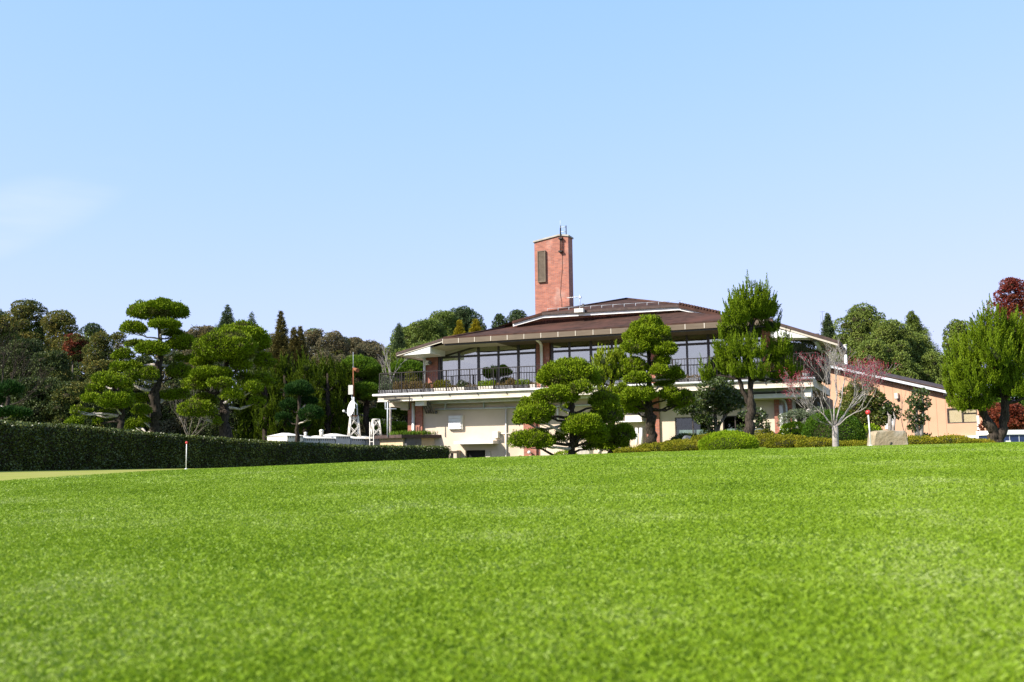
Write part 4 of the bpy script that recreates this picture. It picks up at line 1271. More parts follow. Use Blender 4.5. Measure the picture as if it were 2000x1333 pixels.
# big dried bush and a young bare tree behind the terrace corner, on the terrace
for (pa, pb, r0_, r1_, vv, lf, lab) in ((792, 815, 728, 752, 2.4, 'autumn', 'rusty orange bush in a tub at the back of the terrace corner'),
                                 (745, 765, 738, 762, 1.6, 'olive', 'grey green bush in a tub near the curved end of the railing'),
                                 (1548, 1592, 668, 715, 1.0, 'olive', 'tall silvery olive shrub in a tub at the right end of the terrace'),
                                 (1540, 1560, 700, 740, .8, 'camellia', 'dark green shrub in a tub behind the right end of the railing')):
    a_ = Wl((pa + pb) / 2, r1_, vv); c_ = Wl((pa + pb) / 2, r0_, vv); rx = abs(U_(pb, r1_, vv) - U_(pa, r1_, vv)) / 2
    o = empty('potted_shrub', (0, 0, 0), lab, 'shrub'); at_b(o, (a_[0], vv, ZT))
    q = MB(); q.tube([(0, 0, 0), (0, 0, .3)], [.2, .26], 'planter', 12); q.build('pot', o)
    q = MB(); q.tube([(0, 0, .3), (0.02, 0, max(.6, a_[2] - ZT + .2))], .03, 'greybark', 6); q.build('stem', o)
    f = Foliage(950 + pa); h_ = c_[2] - max(a_[2], ZT + .4); zc_ = max(a_[2], ZT + .4) - ZT + h_ / 2
    for k in range(7):
        f.pad((f.r.uniform(-.5, .5) * rx, f.r.uniform(-.3, .3) * rx, zc_ + f.r.uniform(-.35, .35) * h_), (rx * .6, rx * .5, h_ * .3), lf, .09, .03, 330, .05, .25, .9, .8, None, spread=.9)
    f.build('foliage', o)

# ================================================================== HEDGE
def hedge():
    r = np.random.default_rng(3)
    f = Foliage(31)
    pts = []
    for (q_, Y, row) in HEDGE:
        p = P(q_, row, Y); pts.append(p)
    pts = np.array(pts)
    n = 260
    s_ = np.linspace(0, len(pts) - 1, n)
    cx = np.interp(s_, range(len(pts)), pts[:, 0]); cy = np.interp(s_, range(len(pts)), pts[:, 1]); cz = np.interp(s_, range(len(pts)), pts[:, 2])
    dx = np.gradient(cx); dy = np.gradient(cy); l = np.hypot(dx, dy)
    nx_ = dy / l; ny_ = -dx / l       # towards the green
    T = 0.95
    gz = G(cx, cy) - .1
    # inner body
    Vv = np.stack([np.stack([cx - nx_ * .06, cy - ny_ * .06, gz], -1), np.stack([cx - nx_ * .06, cy - ny_ * .06, cz - .06], -1),
                   np.stack([cx - nx_ * (T - .06), cy - ny_ * (T - .06), cz - .06], -1), np.stack([cx - nx_ * (T - .06), cy - ny_ * (T - .06), gz], -1)], 1).reshape(-1, 3)
    Qs = []
    for i in range(n - 1):
        b = i * 4
        for k in range(3): Qs.append((b + k, b + 4 + k, b + 5 + k, b + 1 + k))
    e = (n - 1) * 4
    Qs.append((e, e + 1, e + 2, e + 3))
    f.add(Vv, np.array(Qs), 'twig')
    # leaves: front face, top, back, end
    L = np.concatenate([[0], np.cumsum(np.hypot(np.diff(cx), np.diff(cy)))]); tot = L[-1]
    def put(N, mode):
        u = r.uniform(0, tot, N); X = np.interp(u, L, cx); Y = np.interp(u, L, cy); Z = np.interp(u, L, cz); GX = np.interp(u, L, gz)
        NX = np.interp(u, L, nx_); NY = np.interp(u, L, ny_)
        wob = .02 * np.sin(u * 3.1) + .015 * np.sin(u * 7.7)
        if mode == 'front':
            t = r.uniform(0, 1, N); z = GX + (Z - GX) * t; off = r.uniform(-.05, .015, N) + wob
            p = np.stack([X + NX * off, Y + NY * off, z], -1); D = np.stack([NX, NY, np.full(N, .25)], -1) * .6
        elif mode == 'back':
            t = r.uniform(0.3, 1, N); z = GX + (Z - GX) * t
            p = np.stack([X - NX * T, Y - NY * T, z], -1); D = np.stack([-NX, -NY, np.full(N, .3)], -1)
        else:
            t = r.uniform(-.02, T, N)
            p = np.stack([X - NX * t, Y - NY * t, Z + r.uniform(-.05, .008, N) + .5 * wob], -1); D = np.stack([0 * NX, 0 * NY, np.full(N, .7)], -1)
        f.leaves(p, D + r.normal(size=(N, 3)) * .8, .062, .042, 'hedge')
    put(38000, 'front'); put(15000, 'top'); put(2500, 'back')
    N = 1600
    p = np.stack([cx[-1] + dx[-1] / l[-1] * .02 - nx_[-1] * r.uniform(0, T, N), cy[-1] + dy[-1] / l[-1] * .02 - ny_[-1] * r.uniform(0, T, N), r.uniform(gz[-1], cz[-1], N)], -1)
    f.leaves(p, np.array([dx[-1] / l[-1], dy[-1] / l[-1], .2]) + r.normal(size=(N, 3)) * .8, .062, .042, 'hedge')
    mid = pts[6]
    o = f.build('hedge', None, (mid[0], mid[1], 0))
    o.location = (mid[0], mid[1], 0)
    tag(o, 'long dark glossy clipped hedge bordering the pale putting green', 'hedge')


hedge()


# ================================================================== TREES
def root_at(name, px, Y, label, cat, group=None, z=None):
    x = (px - 1000) / 1944 * Y * 1.0
    # follow the sight line of the given column near the ground
    p = P(px, 880, Y)
    zz = g1(p[0], p[1]) if z is None else z
    return empty(name, (p[0], p[1], zz), label, cat, group), np.array([p[0], p[1], zz])


def limb(mb, a_, c_, r0, r1, mat, rng, sag=0.0, n=6, wig=.06, sides=6):
    a_ = np.array(a_, float); c_ = np.array(c_, float)
    L = np.linalg.norm(c_ - a_)
    ph = [rng.uniform(0, 6) for _ in range(3)]
    pts = []; rad = []
    for i in range(n + 1):
        t = i / n
        p = a_ * (1 - t) + c_ * t
        p = p + np.array([math.sin(t * 6 + ph[0]), math.sin(t * 5 + ph[1]), math.sin(t * 7 + ph[2])]) * wig * L * math.sin(math.pi * t)
        p[2] -= sag * L * math.sin(math.pi * t)
        pts.append(p); rad.append(r0 + (r1 - r0) * t)
    mb.tube(pts, rad, mat, sides, True, .12, rng)
    return pts


def cloud_tree(name, label, px, Y, trunk, pads, seed, cat='tree', group=None, leaf='juniper', leaf2='juniper_brown', bark='bark', twigmat='deadwood',
               L=.085, W=.032, dens=560, kind='pad', up=.6, depth=.85, lump=.05, spread=.5):
    """trunk: [(px,row,radius_px)], pads: [(px,row,rx,ry[,dy])] in photo pixels at depth Y"""
    rng = random.Random(seed); rn = np.random.default_rng(seed)
    o, base = root_at(name, px, Y, label, cat, group)
    s = m_px(Y)
    tb = MB()
    tp = [P(a_, b_, Y) for a_, b_, _ in trunk]
    tp[0][2] = min(tp[0][2], base[2] + .02); tp[0] = np.array([tp[0][0], tp[0][1], base[2] - .08])
    trd = [max(.02, c_ * s * .68) for _, _, c_ in trunk]
    # resample with knotty wobble
    P2 = []; R2 = []
    for i in range(len(tp) - 1):
        for k in range(4):
            t = k / 4; p = tp[i] * (1 - t) + tp[i + 1] * t
            rr_ = trd[i] * (1 - t) + trd[i + 1] * t
            if i + k > 0: p = p + rn.normal(size=3) * rr_ * .22
            P2.append(p); R2.append(rr_ * rng.uniform(.86, 1.16))
    P2.append(tp[-1]); R2.append(trd[-1])
    tb.tube(P2, R2, bark, 10, True, .16, rng)
    P2 = np.array(P2)
    for j in range(4):  # root flare
        a_ = 2 * math.pi * j / 4 + rng.uniform(0, 1)
        tb.tube([P2[0] + np.array([0, 0, trd[0] * 1.6]), P2[0] + np.array([math.cos(a_) * trd[0] * 1.5, math.sin(a_) * trd[0] * 1.5, -.02])], [trd[0] * .5, trd[0] * .22], bark, 6)
    made = []
    for i, pd in enumerate(pads):
        qx, qy, rx, ry = pd[:4]
        dy = pd[4] if len(pd) > 4 else rng.uniform(-.6, .6) * min(1.0, rx * s)
        c = P(qx, qy, Y + dy); RX = rx * s; RZ = ry * s
        f = Foliage(seed * 100 + i)
        dz_ = np.array([0, 0, -RZ * .28])
        if kind == 'pad':
            RXs, RZs = max(.12, RX - .04), max(.09, RZ - .04)
            f.lobed(c + dz_, (RXs, RXs * depth, RZs * 1.28), leaf, L=L, W=W, dens=dens * .8, lump=lump, wl=.36, under=.42, up=up, core=.78, mat2=leaf2, spread=spread)
        else:
            nfl = int(26 * (RX * RZ + RX * RX * .6) / .25) + 10
            f.clump(c, (RX * .92, RX * .8, RZ * .85), leaf, nfl, kind.get('fl', .45), kind.get('fr', .09), kind.get('per', 60), kind.get('L', .11), W, 1.0, kind.get('sw', (0, 0, 0)), .72)
        made.append((f, c, RX, RZ))
        # limb from the trunk to the pad
        below = [k for k in range(len(P2)) if P2[k][2] < c[2] - RZ * .2] or [0]
        k = max(below, key=lambda k_: P2[k_][2] - abs(P2[k_][2] - (c[2] - RX * .9)) * 2)
        a_ = P2[k]; e_ = c + np.array([0, 0, -RZ * .45])
        d_ = np.linalg.norm(a_ - e_)
        r0_ = min(R2[k] * .55, .025 + d_ * .035)
        bm = twigmat if rng.random() < .55 else bark
        lp = limb(tb, a_, e_, r0_, .02, bm, rng, sag=rng.uniform(.02, .10), wig=.05)
        for _ in range(3):
            an = rng.uniform(0, 6.28); st_ = lp[rng.choice([3, 4])]
            limb(tb, st_, c + np.array([math.cos(an) * RX * .6, math.sin(an) * RX * .5, -RZ * .3]), .018, .007, bm, rng, n=4, wig=.08, sides=4)
    tb.build('trunk', o, base)
    for (f, *_x) in made: f.build('foliage_pad', o, base)
    return o


# tall cloud-pruned juniper, far left of the lawn
cloud_tree('cloud_pruned_juniper', "tallest layered juniper behind the hedge, with a mushroom cap against the sky", 300, 38.5,
    [(299, 862, 17), (303, 820, 15), (305, 780, 13), (306, 745, 12), (311, 715, 9), (314, 690, 7), (312, 655, 6), (310, 625, 4)],
    [(309, 606, 56, 21, 0), (259, 641, 26, 13, -.3), (320, 633, 31, 10, -.7), (338, 650, 24, 8, .5), (264, 671, 22, 8, .6), (297, 681, 31, 15, -.6), (356, 670, 32, 16, .4),
     (243, 693, 23, 12, -.2), (246, 716, 29, 12, -.5), (293, 730, 20, 14, -.8), (258, 731, 19, 13, -.9), (350, 725, 26, 17, .3), (361, 700, 22, 8, .8), (210, 738, 30, 11, .2),
     (330, 772, 22, 12, .4), (352, 770, 22, 12, .7), (277, 800, 21, 11, -.6), (280, 818, 12, 10, -.3), (262, 829, 20, 12, .8), (283, 777, 22, 10, .9)], 11, group='cloud pruned trees')
cloud_tree('cloud_pruned_juniper', 'low wide juniper with one long bleached branch, hugging the hedge left of the tallest tree', 233, 36.5,
    [(233, 850, 11), (236, 825, 11), (236, 800, 9), (228, 778, 7), (222, 760, 5)],
    [(224, 783, 33, 17, -.5), (179, 778, 22, 10, -.2), (151, 800, 13, 11, -.4), (146, 823, 18, 10, -.6), (172, 806, 14, 9, .1), (185, 759, 18, 11, .2), (196, 741, 18, 12, .4),
     (218, 745, 22, 14, -.3), (238, 748, 22, 13, .5), (208, 808, 18, 11, .3), (246, 772, 16, 12, .2), (190, 822, 10, 8, -.2)], 12, group='cloud pruned trees')
cloud_tree('cloud_pruned_juniper', 'stout layered juniper with a broad double dome, between the tallest tree and the water tank', 440, 36,
    [(436, 872, 20), (438, 840, 17), (436, 805, 14), (437, 770, 11), (436, 735, 9), (442, 705, 7), (456, 680, 5)],
    [(472, 662, 53, 35, .7), (441, 677, 61, 33, -.6), (394, 706, 24, 10, -.2), (413, 728, 39, 12, -.7), (471, 712, 22, 13, -.5), (516, 704, 24, 16, .6), (380, 749, 26, 14, -.3),
     (433, 747, 27, 12, -1.0), (494, 755, 20, 13, -.8), (513, 742, 24, 14, .5), (452, 770, 23, 12, -1.0), (398, 782, 26, 14, .2), (383, 798, 35, 17, -.6), (424, 822, 9, 12, -.4),
     (470, 735, 20, 10, .3), (360, 800, 14, 12, -.3), (500, 785, 18, 10, .6)], 13, group='cloud pruned trees')
# pines behind
cloud_tree('cloud_pruned_pine', 'round topped pine directly behind the satellite dish mast', 712, 64,
    [(722, 880, 11), (722, 850, 10), (715, 815, 9), (716, 785, 7), (708, 755, 6), (703, 735, 5)],
    [(702, 720, 43, 23, 0), (728, 748, 24, 16, .6), (712, 762, 34, 14, -.4), (724, 775, 20, 9, -.7), (746, 758, 20, 22, .6), (680, 770, 20, 14, .4), (742, 810, 22, 12, .3), (752, 840, 22, 10, -.3), (690, 800, 20, 12, .5), (735, 825, 12, 6, -.5), (775, 835, 22, 9, .2), (757, 790, 20, 16, .5)],
    14, group='cloud pruned trees', leaf='pine', leaf2=None, L=.17, W=.022, dens=420, up=1.1, lump=.03, spread=.35)
cloud_tree('cloud_pruned_pine', 'low flat pine half hidden behind the clubhouse terrace railing', 800, 66,
    [(800, 880, 10), (800, 800, 9), (796, 750, 6), (796, 730, 5)],
    [(795, 722, 37, 17, 0), (775, 745, 22, 12, .3), (815, 745, 24, 14, .4), (790, 800, 26, 12, -.2), (770, 850, 26, 9, -.4)], 15, group='cloud pruned trees', leaf='pine', leaf2=None, L=.18, W=.024, dens=380, up=1.0, lump=.03, spread=.4)
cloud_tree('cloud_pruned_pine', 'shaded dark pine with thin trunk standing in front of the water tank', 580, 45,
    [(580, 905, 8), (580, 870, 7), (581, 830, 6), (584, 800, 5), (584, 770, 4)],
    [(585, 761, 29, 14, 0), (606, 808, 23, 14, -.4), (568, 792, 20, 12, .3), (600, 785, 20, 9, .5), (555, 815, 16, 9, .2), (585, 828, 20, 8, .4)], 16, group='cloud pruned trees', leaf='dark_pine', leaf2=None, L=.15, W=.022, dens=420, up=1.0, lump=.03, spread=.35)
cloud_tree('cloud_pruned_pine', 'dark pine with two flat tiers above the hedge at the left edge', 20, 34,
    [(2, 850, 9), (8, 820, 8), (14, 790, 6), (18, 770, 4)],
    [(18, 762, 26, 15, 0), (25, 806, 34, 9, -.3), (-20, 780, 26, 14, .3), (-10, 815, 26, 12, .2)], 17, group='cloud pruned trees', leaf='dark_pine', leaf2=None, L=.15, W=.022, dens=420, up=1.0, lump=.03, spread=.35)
# centre
cloud_tree('cloud_pruned_juniper', "broad domed juniper with spreading bleached limbs, before the clubhouse's middle left brick pier", 1117, 34,
    [(1118, 893, 12), (1118, 868, 11), (1119, 845, 11), (1117, 815, 9), (1116, 785, 7), (1116, 760, 5)],
    [(1112, 731, 64, 30, .1), (1160, 735, 22, 22, .6), (1134, 757, 25, 15, -1.0), (1086, 771, 42, 16, -.6), (1030, 795, 22, 20, .1), (1042, 812, 36, 20, -.6), (1064, 800, 22, 18, -.9), (1016, 816, 16, 18, .1),
     (1040, 858, 43, 19, -.5), (1008, 858, 14, 13, -.2), (1062, 862, 20, 14, -.8), (1138, 828, 41, 22, -.9), (1166, 848, 26, 20, -.4), (1180, 780, 30, 19, .5), (1186, 806, 34, 26, .2), (1097, 852, 16, 14, .2), (1142, 850, 20, 12, .4), (1150, 870, 16, 12, .3), (1107, 797, 12, 10, .8)],
    18, group='cloud pruned trees', L=.078, W=.032, dens=600, lump=.055)
cloud_tree('cloud_pruned_juniper', 'small leaning juniper with a dark crown, close right of the broad domed one', 1197, 36,
    [(1196, 893, 12), (1197, 872, 10), (1195, 850, 7), (1192, 830, 4)],
    [(1186, 850, 40, 20, .1), (1212, 846, 28, 18, -.5), (1203, 866, 26, 14, -.2), (1176, 868, 20, 14, .2), (1222, 850, 20, 12, .1)], 19, group='cloud pruned trees', L=.078, W=.032, dens=600, lump=.055)
cloud_tree('cloud_pruned_juniper', "tall tiered juniper with pointed crown and thick dark trunk before the terrace middle", 1272, 40,
    [(1273, 880, 15), (1274, 850, 14), (1271, 820, 13), (1268, 795, 12), (1268, 770, 8), (1266, 735, 6), (1268, 700, 6), (1265, 665, 4)],
    [(1265, 655, 48, 32, 0), (1269, 634, 28, 20, .1), (1243, 677, 29, 17, -.5), (1297, 682, 26, 16, -.5), (1238, 716, 26, 19, -.3), (1246, 739, 27, 13, -.8), (1292, 706, 20, 13, -.4), (1289, 724, 21, 12, -.8),
     (1320, 731, 19, 14, -.1), (1298, 746, 22, 12, .6), (1247, 770, 36, 15, -.8), (1228, 782, 24, 16, -.3), (1215, 760, 18, 12, .4), (1243, 797, 30, 12, .5), (1308, 769, 23, 15, -.5), (1335, 779, 21, 18, -.2), (1322, 788, 22, 12, .4)],
    20, group='cloud pruned trees', L=.085, W=.034, dens=580, lump=.05, up=.9, kind='pad')


def spiky(name, label, px, Y, trunk, clumps, seed, leaf='spray', bark='bark', cat='tree', group=None, fl=.55, fr=.10, per=64, L=.12, W=.034, mult=1.0, tops=()):
    """juniper grown out into upswept flame-like sprays"""
    rng = random.Random(seed); o, base = root_at(name, px, Y, label, cat, group); s = m_px(Y)
    tb = MB(); allp = []
    for tk in trunk:
        tp = [P(a_, b_, Y) for a_, b_, _ in tk]; rd = [max(.02, c_ * s * .82) for *_q, c_ in tk]
        if tk is trunk[0] or tk[0][1] > 850: tp[0] = np.array([tp[0][0], tp[0][1], base[2] - .08])
        P2 = []; R2 = []
        for i in range(len(tp) - 1):
            for k in range(4):
                t = k / 4; q_ = tp[i] * (1 - t) + tp[i + 1] * t; rr_ = rd[i] * (1 - t) + rd[i + 1] * t
                if i + k: q_ = q_ + np.array([rng.gauss(0, 1), rng.gauss(0, 1), 0]) * rr_ * .2
                P2.append(q_); R2.append(rr_ * rng.uniform(.85, 1.18))
        P2.append(tp[-1]); R2.append(rd[-1])
        tb.tube(P2, R2, bark, 10, True, .15, rng); allp += list(zip(P2, R2))
    made = []
    for i, cdt in enumerate(clumps):
        qx, qy, rx, ry = cdt[:4]; dy = cdt[4] if len(cdt) > 4 else rng.uniform(-.5, .5)
        c = P(qx, qy, Y + dy); RX, RZ = rx * s * .84, ry * s * .84
        f = Foliage(seed * 100 + i)
        area = RX * RZ * 6 + RX * RX * 3
        nfl = int(area * 17 * mult) + 8
        f.clump(c, (RX * .9, RX * .75, RZ * .88), leaf, nfl, fl, fr, per, L, W, 1.0, (0, 0, 0), .74)
        made.append(f)
        cand = [q for q in allp if q[0][2] < c[2]] or [allp[0]]
        a_, r_ = min(cand, key=lambda q: np.linalg.norm(q[0] - (c - np.array([0, 0, RX * .6]))))
        limb(tb, a_, c, min(r_ * .6, .07), .02, bark, rng, n=5, wig=.05)
    if tops:
        f = Foliage(seed * 100 + 77)
        for (qx, qy, h) in tops:
            b_ = P(qx, qy, Y)
            f.flame(b_ - np.array([0, 0, h * s]), np.array([rng.uniform(-.12, .12), 0, 1]), h * s * 1.05, max(.09, h * s * .15), leaf, int(60 + h * 2.2), L, W)
            for k in range(5):
                t = rng.uniform(.1, .6); q_ = b_ - np.array([0, 0, h * s * (1 - t)]); an = rng.uniform(0, 6.28)
                f.flame(q_, (math.cos(an) * .5, math.sin(an) * .5, 1), h * s * .35, .06, leaf, 40, L * .9, W)
        made.append(f)
    tb.build('trunk', o, base)
    for f in made: f.build('foliage_clump', o, base)
    return o


spiky('spiky_juniper', "tall feathery juniper whose flame like tips rise above the roof, behind the bright mound", 1466, 36,
    [[(1458, 880, 12), (1464, 850, 11), (1466, 820, 11), (1466, 790, 9), (1466, 760, 6), (1462, 700, 5), (1466, 640, 4)], [(1466, 800, 6), (1452, 765, 5), (1443, 740, 4)]],
    [(1464, 603, 52, 38, 0), (1466, 648, 26, 22, .6), (1438, 625, 32, 36, -.4), (1492, 608, 34, 42, .1), (1506, 640, 20, 24, .3), (1425, 655, 24, 34, .2), (1416, 690, 26, 30, -.2), (1474, 690, 27, 28, -.8), (1442, 690, 26, 26, -.6), (1446, 725, 32, 24, -.4), (1425, 722, 24, 22, .1), (1412, 715, 16, 18, .3),
     (1484, 730, 25, 20, -.9), (1524, 686, 27, 24, .1), (1510, 700, 20, 20, .5), (1534, 725, 26, 22, .3), (1520, 738, 22, 20, .6), (1382, 734, 18, 19, .2), (1550, 735, 18, 16, .6)],
    31, group='feathery junipers', fl=.64, fr=.068, per=100, L=.07, W=.022, mult=2.1, tops=[(1464, 532, 62), (1498, 538, 60), (1443, 562, 46), (1481, 556, 46), (1423, 576, 46), (1514, 584, 36), (1453, 560, 40), (1488, 562, 40), (1472, 568, 40), (1411, 622, 40), (1432, 640, 40), (1470, 650, 36), (1505, 660, 34), (1530, 662, 30), (1440, 668, 36)])
spiky('spiky_juniper', 'broad bright feathery juniper with a forked trunk at the right edge', 1945, 32,
    [[(1944, 875, 12), (1940, 850, 12), (1928, 825, 11), (1918, 800, 8), (1905, 770, 6)], [(1952, 872, 11), (1956, 845, 11), (1962, 810, 9), (1962, 770, 7), (1950, 700, 5)]],
    [(1938, 660, 46, 48, 0), (1905, 690, 34, 42, -.4), (1975, 668, 40, 46, .3), (1872, 710, 22, 46, .1), (1862, 755, 20, 38, .2), (1893, 760, 34, 40, -.6), (1930, 740, 40, 44, -.5), (1975, 725, 34, 38, -.2), (2010, 700, 40, 60, .2),
     (1920, 790, 28, 22, -.4), (1885, 795, 26, 18, -.2), (1868, 790, 18, 16, .2), (1985, 765, 30, 22, -.5), (1968, 752, 34, 26, .6), (1940, 770, 28, 20, .5), (2025, 770, 30, 26, .1), (1945, 700, 36, 40, -.9), (1880, 735, 26, 30, -.5)],
    32, group='feathery junipers', fl=.66, fr=.068, per=100, L=.07, W=.022, mult=2.0, leaf='spray', tops=[(1939, 580, 78), (1867, 638, 70), (1898, 640, 50), (1922, 612, 50), (1962, 606, 54), (1952, 622, 50), (1984, 600, 56), (1886, 650, 44), (1850, 685, 50), (1909, 630, 50), (1932, 604, 50), (1972, 618, 40), (1998, 612, 50), (1860, 720, 44), (1880, 700, 50), (1845, 715, 40), (1905, 690, 46), (1940, 680, 46), (1930, 715, 40)])
spiky('spiky_juniper', 'pale yellow green feathery juniper squeezed between the domed juniper and the tiered one', 1192, 43,
    [[(1195, 880, 7), (1195, 800, 6), (1193, 740, 4)]],
    [(1190, 730, 32, 36, 0), (1168, 745, 20, 34, .2), (1212, 730, 20, 36, .1), (1192, 775, 30, 30, .2), (1205, 700, 22, 20, .2), (1180, 710, 20, 20, -.2)],
    33, group='feathery junipers', fl=.6, fr=.08, per=50, leaf='pale_spray', tops=[(1165, 690, 22), (1174, 683, 24), (1190, 680, 26), (1208, 682, 24), (1222, 695, 20), (1198, 690, 20)])
# the mass of untrimmed junipers behind the tank
for i, (qx, Y, w_, top, lab) in enumerate([
        (520, 59, 30, 715, 'dark feathery juniper just right of the stout double domed tree'),
        (556, 61, 32, 700, 'feathery juniper whose shoots lean right, below the tall narrow cedar'),
        (596, 60, 34, 698, 'tall feathery juniper at the centre of the thicket behind the water tank'),
        (640, 62, 34, 700, 'feathery juniper with pointed shoots, right of the thicket centre'),
        (672, 63, 24, 712, 'slim feathery juniper tucked left of the round topped pine'),
        (480, 60, 24, 722, 'short shadowed juniper behind the trunk of the double domed tree')]):
    cl = []
    h = 860 - top
    rng = random.Random(40 + i)
    for k in range(6):
        for j in (-1, 0, 1):
            if k == 0 and j: continue
            cl.append((qx + j * w_ * .55 + rng.uniform(-5, 5), top + 25 + k * h / 6.4, w_ * (.42 if k else .5), h / 7.5, rng.uniform(-.8, .8)))
    spiky('spiky_juniper', lab, qx, Y, [[(qx, 880, 7), (qx, 800, 6), (qx, top + 30, 3)]], cl, 41 + i, group='feathery junipers', leaf='thicket', fl=1.0, fr=.10, per=50, L=.16, W=.04, mult=.6,
          tops=[(qx + rng.uniform(-.8, .8) * w_, top + rng.uniform(0, 22), 34) for _ in range(4)])


# ---- shrubs -----------------------------------------------------------------
def mound(name, label, cat, px, row, rx, ry, Y, mat, seed, L=.05, W=.024, dens=900, depth=.9, group=None, up=.5, lump=.02, mat2=None, core=.86, spread=.55, stem=True):
    """a clipped dome resting on the ground"""
    s = m_px(Y); c = P(px, row, Y); gz = g1(c[0], c[1]); base = np.array([c[0], c[1], gz])
    top = P(px, row - ry, Y)[2]; RZ = max(.15, (top - gz))
    o = empty(name, tuple(base), label, cat, group)
    f = Foliage(seed)
    zc = gz + RZ * .25
    f.pad(np.array([c[0], c[1], zc]), (rx * s, rx * s * depth, RZ * .75), mat, L, W, dens, lump, .3, .9 if RZ > .5 else .5, up, core, mat2, spread)
    f.build('foliage', o, base)
    if stem:
        q = MB(); q.tube([(0, 0, -.05), (.02, 0, RZ * .5)], [.05, .03], 'bark', 6); q.build('stem', o)
    return o


mound('round_shrub', 'smooth bright green clipped dome at the foot of the tall feathery juniper', 'shrub', 1422, 868, 56, 24, 30.5, 'bright', 61, L=.055, W=.016, dens=1500, up=.9, lump=.006, spread=.4)
mound('round_shrub', 'small bright green mound peeping over the lawn beside the domed juniper trunk', 'shrub', 1105, 886, 26, 4.5, 36, 'bright', 62, dens=900, up=.8)
mound('round_shrub', 'light green rounded shrub between the brick corner and the big dark dome', 'shrub', 1552, 842, 30, 17, 38, 'bright', 63, L=.07, W=.035, dens=650, lump=.05)
mound('round_shrub', 'large dark clipped dome right behind the bare white barked tree', 'shrub', 1627, 838, 58, 34, 35, 'darkshrub', 64, L=.06, W=.022, dens=1000, lump=.02)
mound('round_shrub', 'dark clipped dome joined to the left side of the largest dark dome', 'shrub', 1597, 836, 28, 25, 35.4, 'darkshrub', 65, L=.06, W=.022, dens=1000, lump=.02)
mound('round_shrub', 'low dark leafy shrub beneath the left ground floor window', 'shrub', 1345, 858, 36, 8, 41.5, 'camellia', 66, L=.08, W=.045, dens=420, lump=.05)
mound('round_shrub', 'mid green shrub behind the flag stick with the nearer red knob', 'shrub', 1700, 852, 26, 20, 37, 'bright', 67, L=.08, W=.04, dens=420, lump=.06, mat2='mixedshrub')
mound('round_shrub', 'short dark shrub at the foot of the clipped tree before the peach wall', 'shrub', 1800, 862, 20, 6, 35, 'camellia', 68, L=.07, W=.04, dens=420)
AZ = [(1235, 884, 34, 6, 31, 'low yellow green azalea strip left of the thick trunked tiered juniper'),
      (1290, 878, 46, 9, 33, 'azalea cushion wrapping the foot of the thick dark trunk'),
      (1345, 874, 52, 9, 31.5, 'rust tinted azalea cushion left of the bright dome'),
      (1378, 866, 32, 13, 37, 'azalea cushion rising behind the left shoulder of the bright dome'),
      (1330, 870, 36, 8, 38, 'azalea cushion below the blue grey rock near the window'),
      (1500, 868, 40, 15, 34, 'azalea cushion between the feathery juniper trunk and the dark boulder'),
      (1490, 858, 28, 14, 38, 'azalea cushion under the dark boulder'),
      (1540, 868, 44, 13, 32, 'wide golden azalea cushion below the light green shrub'),
      (1595, 870, 38, 11, 31, 'azalea cushion before the left dark dome'),
      (1658, 873, 42, 8, 32, 'azalea cushion right of the white barked trunk'),
      (1700, 874, 30, 7, 30, 'azalea cushion behind the nearer flag stick'),
      (1790, 866, 44, 10, 30, 'azalea cushion right of the pale stone'),
      (1850, 864, 48, 9, 31, 'azalea cushion under the peach wall'),
      (1905, 864, 34, 3, 30, 'azalea cushion left of the forked trunk'),
      (1745, 868, 40, 8, 31, 'azalea cushion directly behind the pale stone'),
      (1425, 860, 50, 12, 36, 'azalea cushion behind the bright dome')]
for i, (qx, qy, rx, ry, Y, lab) in enumerate(AZ):
    mound('azalea_bush', lab, 'azalea', qx, qy, rx, ry * 1.25, Y, 'azalea', 70 + i, L=.05, W=.026, dens=800, depth=1.0, group='clipped azaleas at the lawn edge', lump=.03, mat2=None, stem=False)


def broadleaf(name, label, px, Y, stems, clumps, seed, leaf='camellia', bark='greybark', cat='tree', group=None, L=.11, W=.055, dens=190, core=0.55):
    rng = random.Random(seed); o, base = root_at(name, px, Y, label, cat, group); s = m_px(Y)
    tb = MB(); allp = []
    for tk in stems:
        tp = [P(a_, b_, Y + rng.uniform(-.1, .1)) for a_, b_, _ in tk]; rd = [max(.012, c_ * s) for *_q, c_ in tk]
        if tk[0][1] > 845: tp[0] = np.array([tp[0][0], tp[0][1], base[2] - .05])
        tb.tube(tp, rd, bark, 8, True, .12, rng); allp += list(zip(tp, rd))
    fs = []
    f = Foliage(seed)
    for i, cdt in enumerate(clumps):
        qx, qy, rx, ry = cdt[:4]; c = P(qx, qy, Y + (cdt[4] if len(cdt) > 4 else rng.uniform(-.4, .4))); RX, RZ = rx * s, ry * s
        f.pad(c, (RX, RX * .85, RZ), leaf, L, W, dens, .08, .3, .8, .3, core, None, .9, coremat='twig')
        a_, r_ = min(allp, key=lambda q: np.linalg.norm(q[0] - c))
        limb(tb, a_, c, min(r_ * .7, .04), .012, bark, rng, n=4, wig=.08, sides=5)
        for _ in range(4):
            limb(tb, c, c + np.array([rng.uniform(-.8, .8) * RX, rng.uniform(-.7, .7) * RX, rng.uniform(-.4, .9) * RZ]), .012, .005, bark, rng, n=3, sides=4)
    tb.build('trunk', o, base); f.build('crown', o, base)
    return o


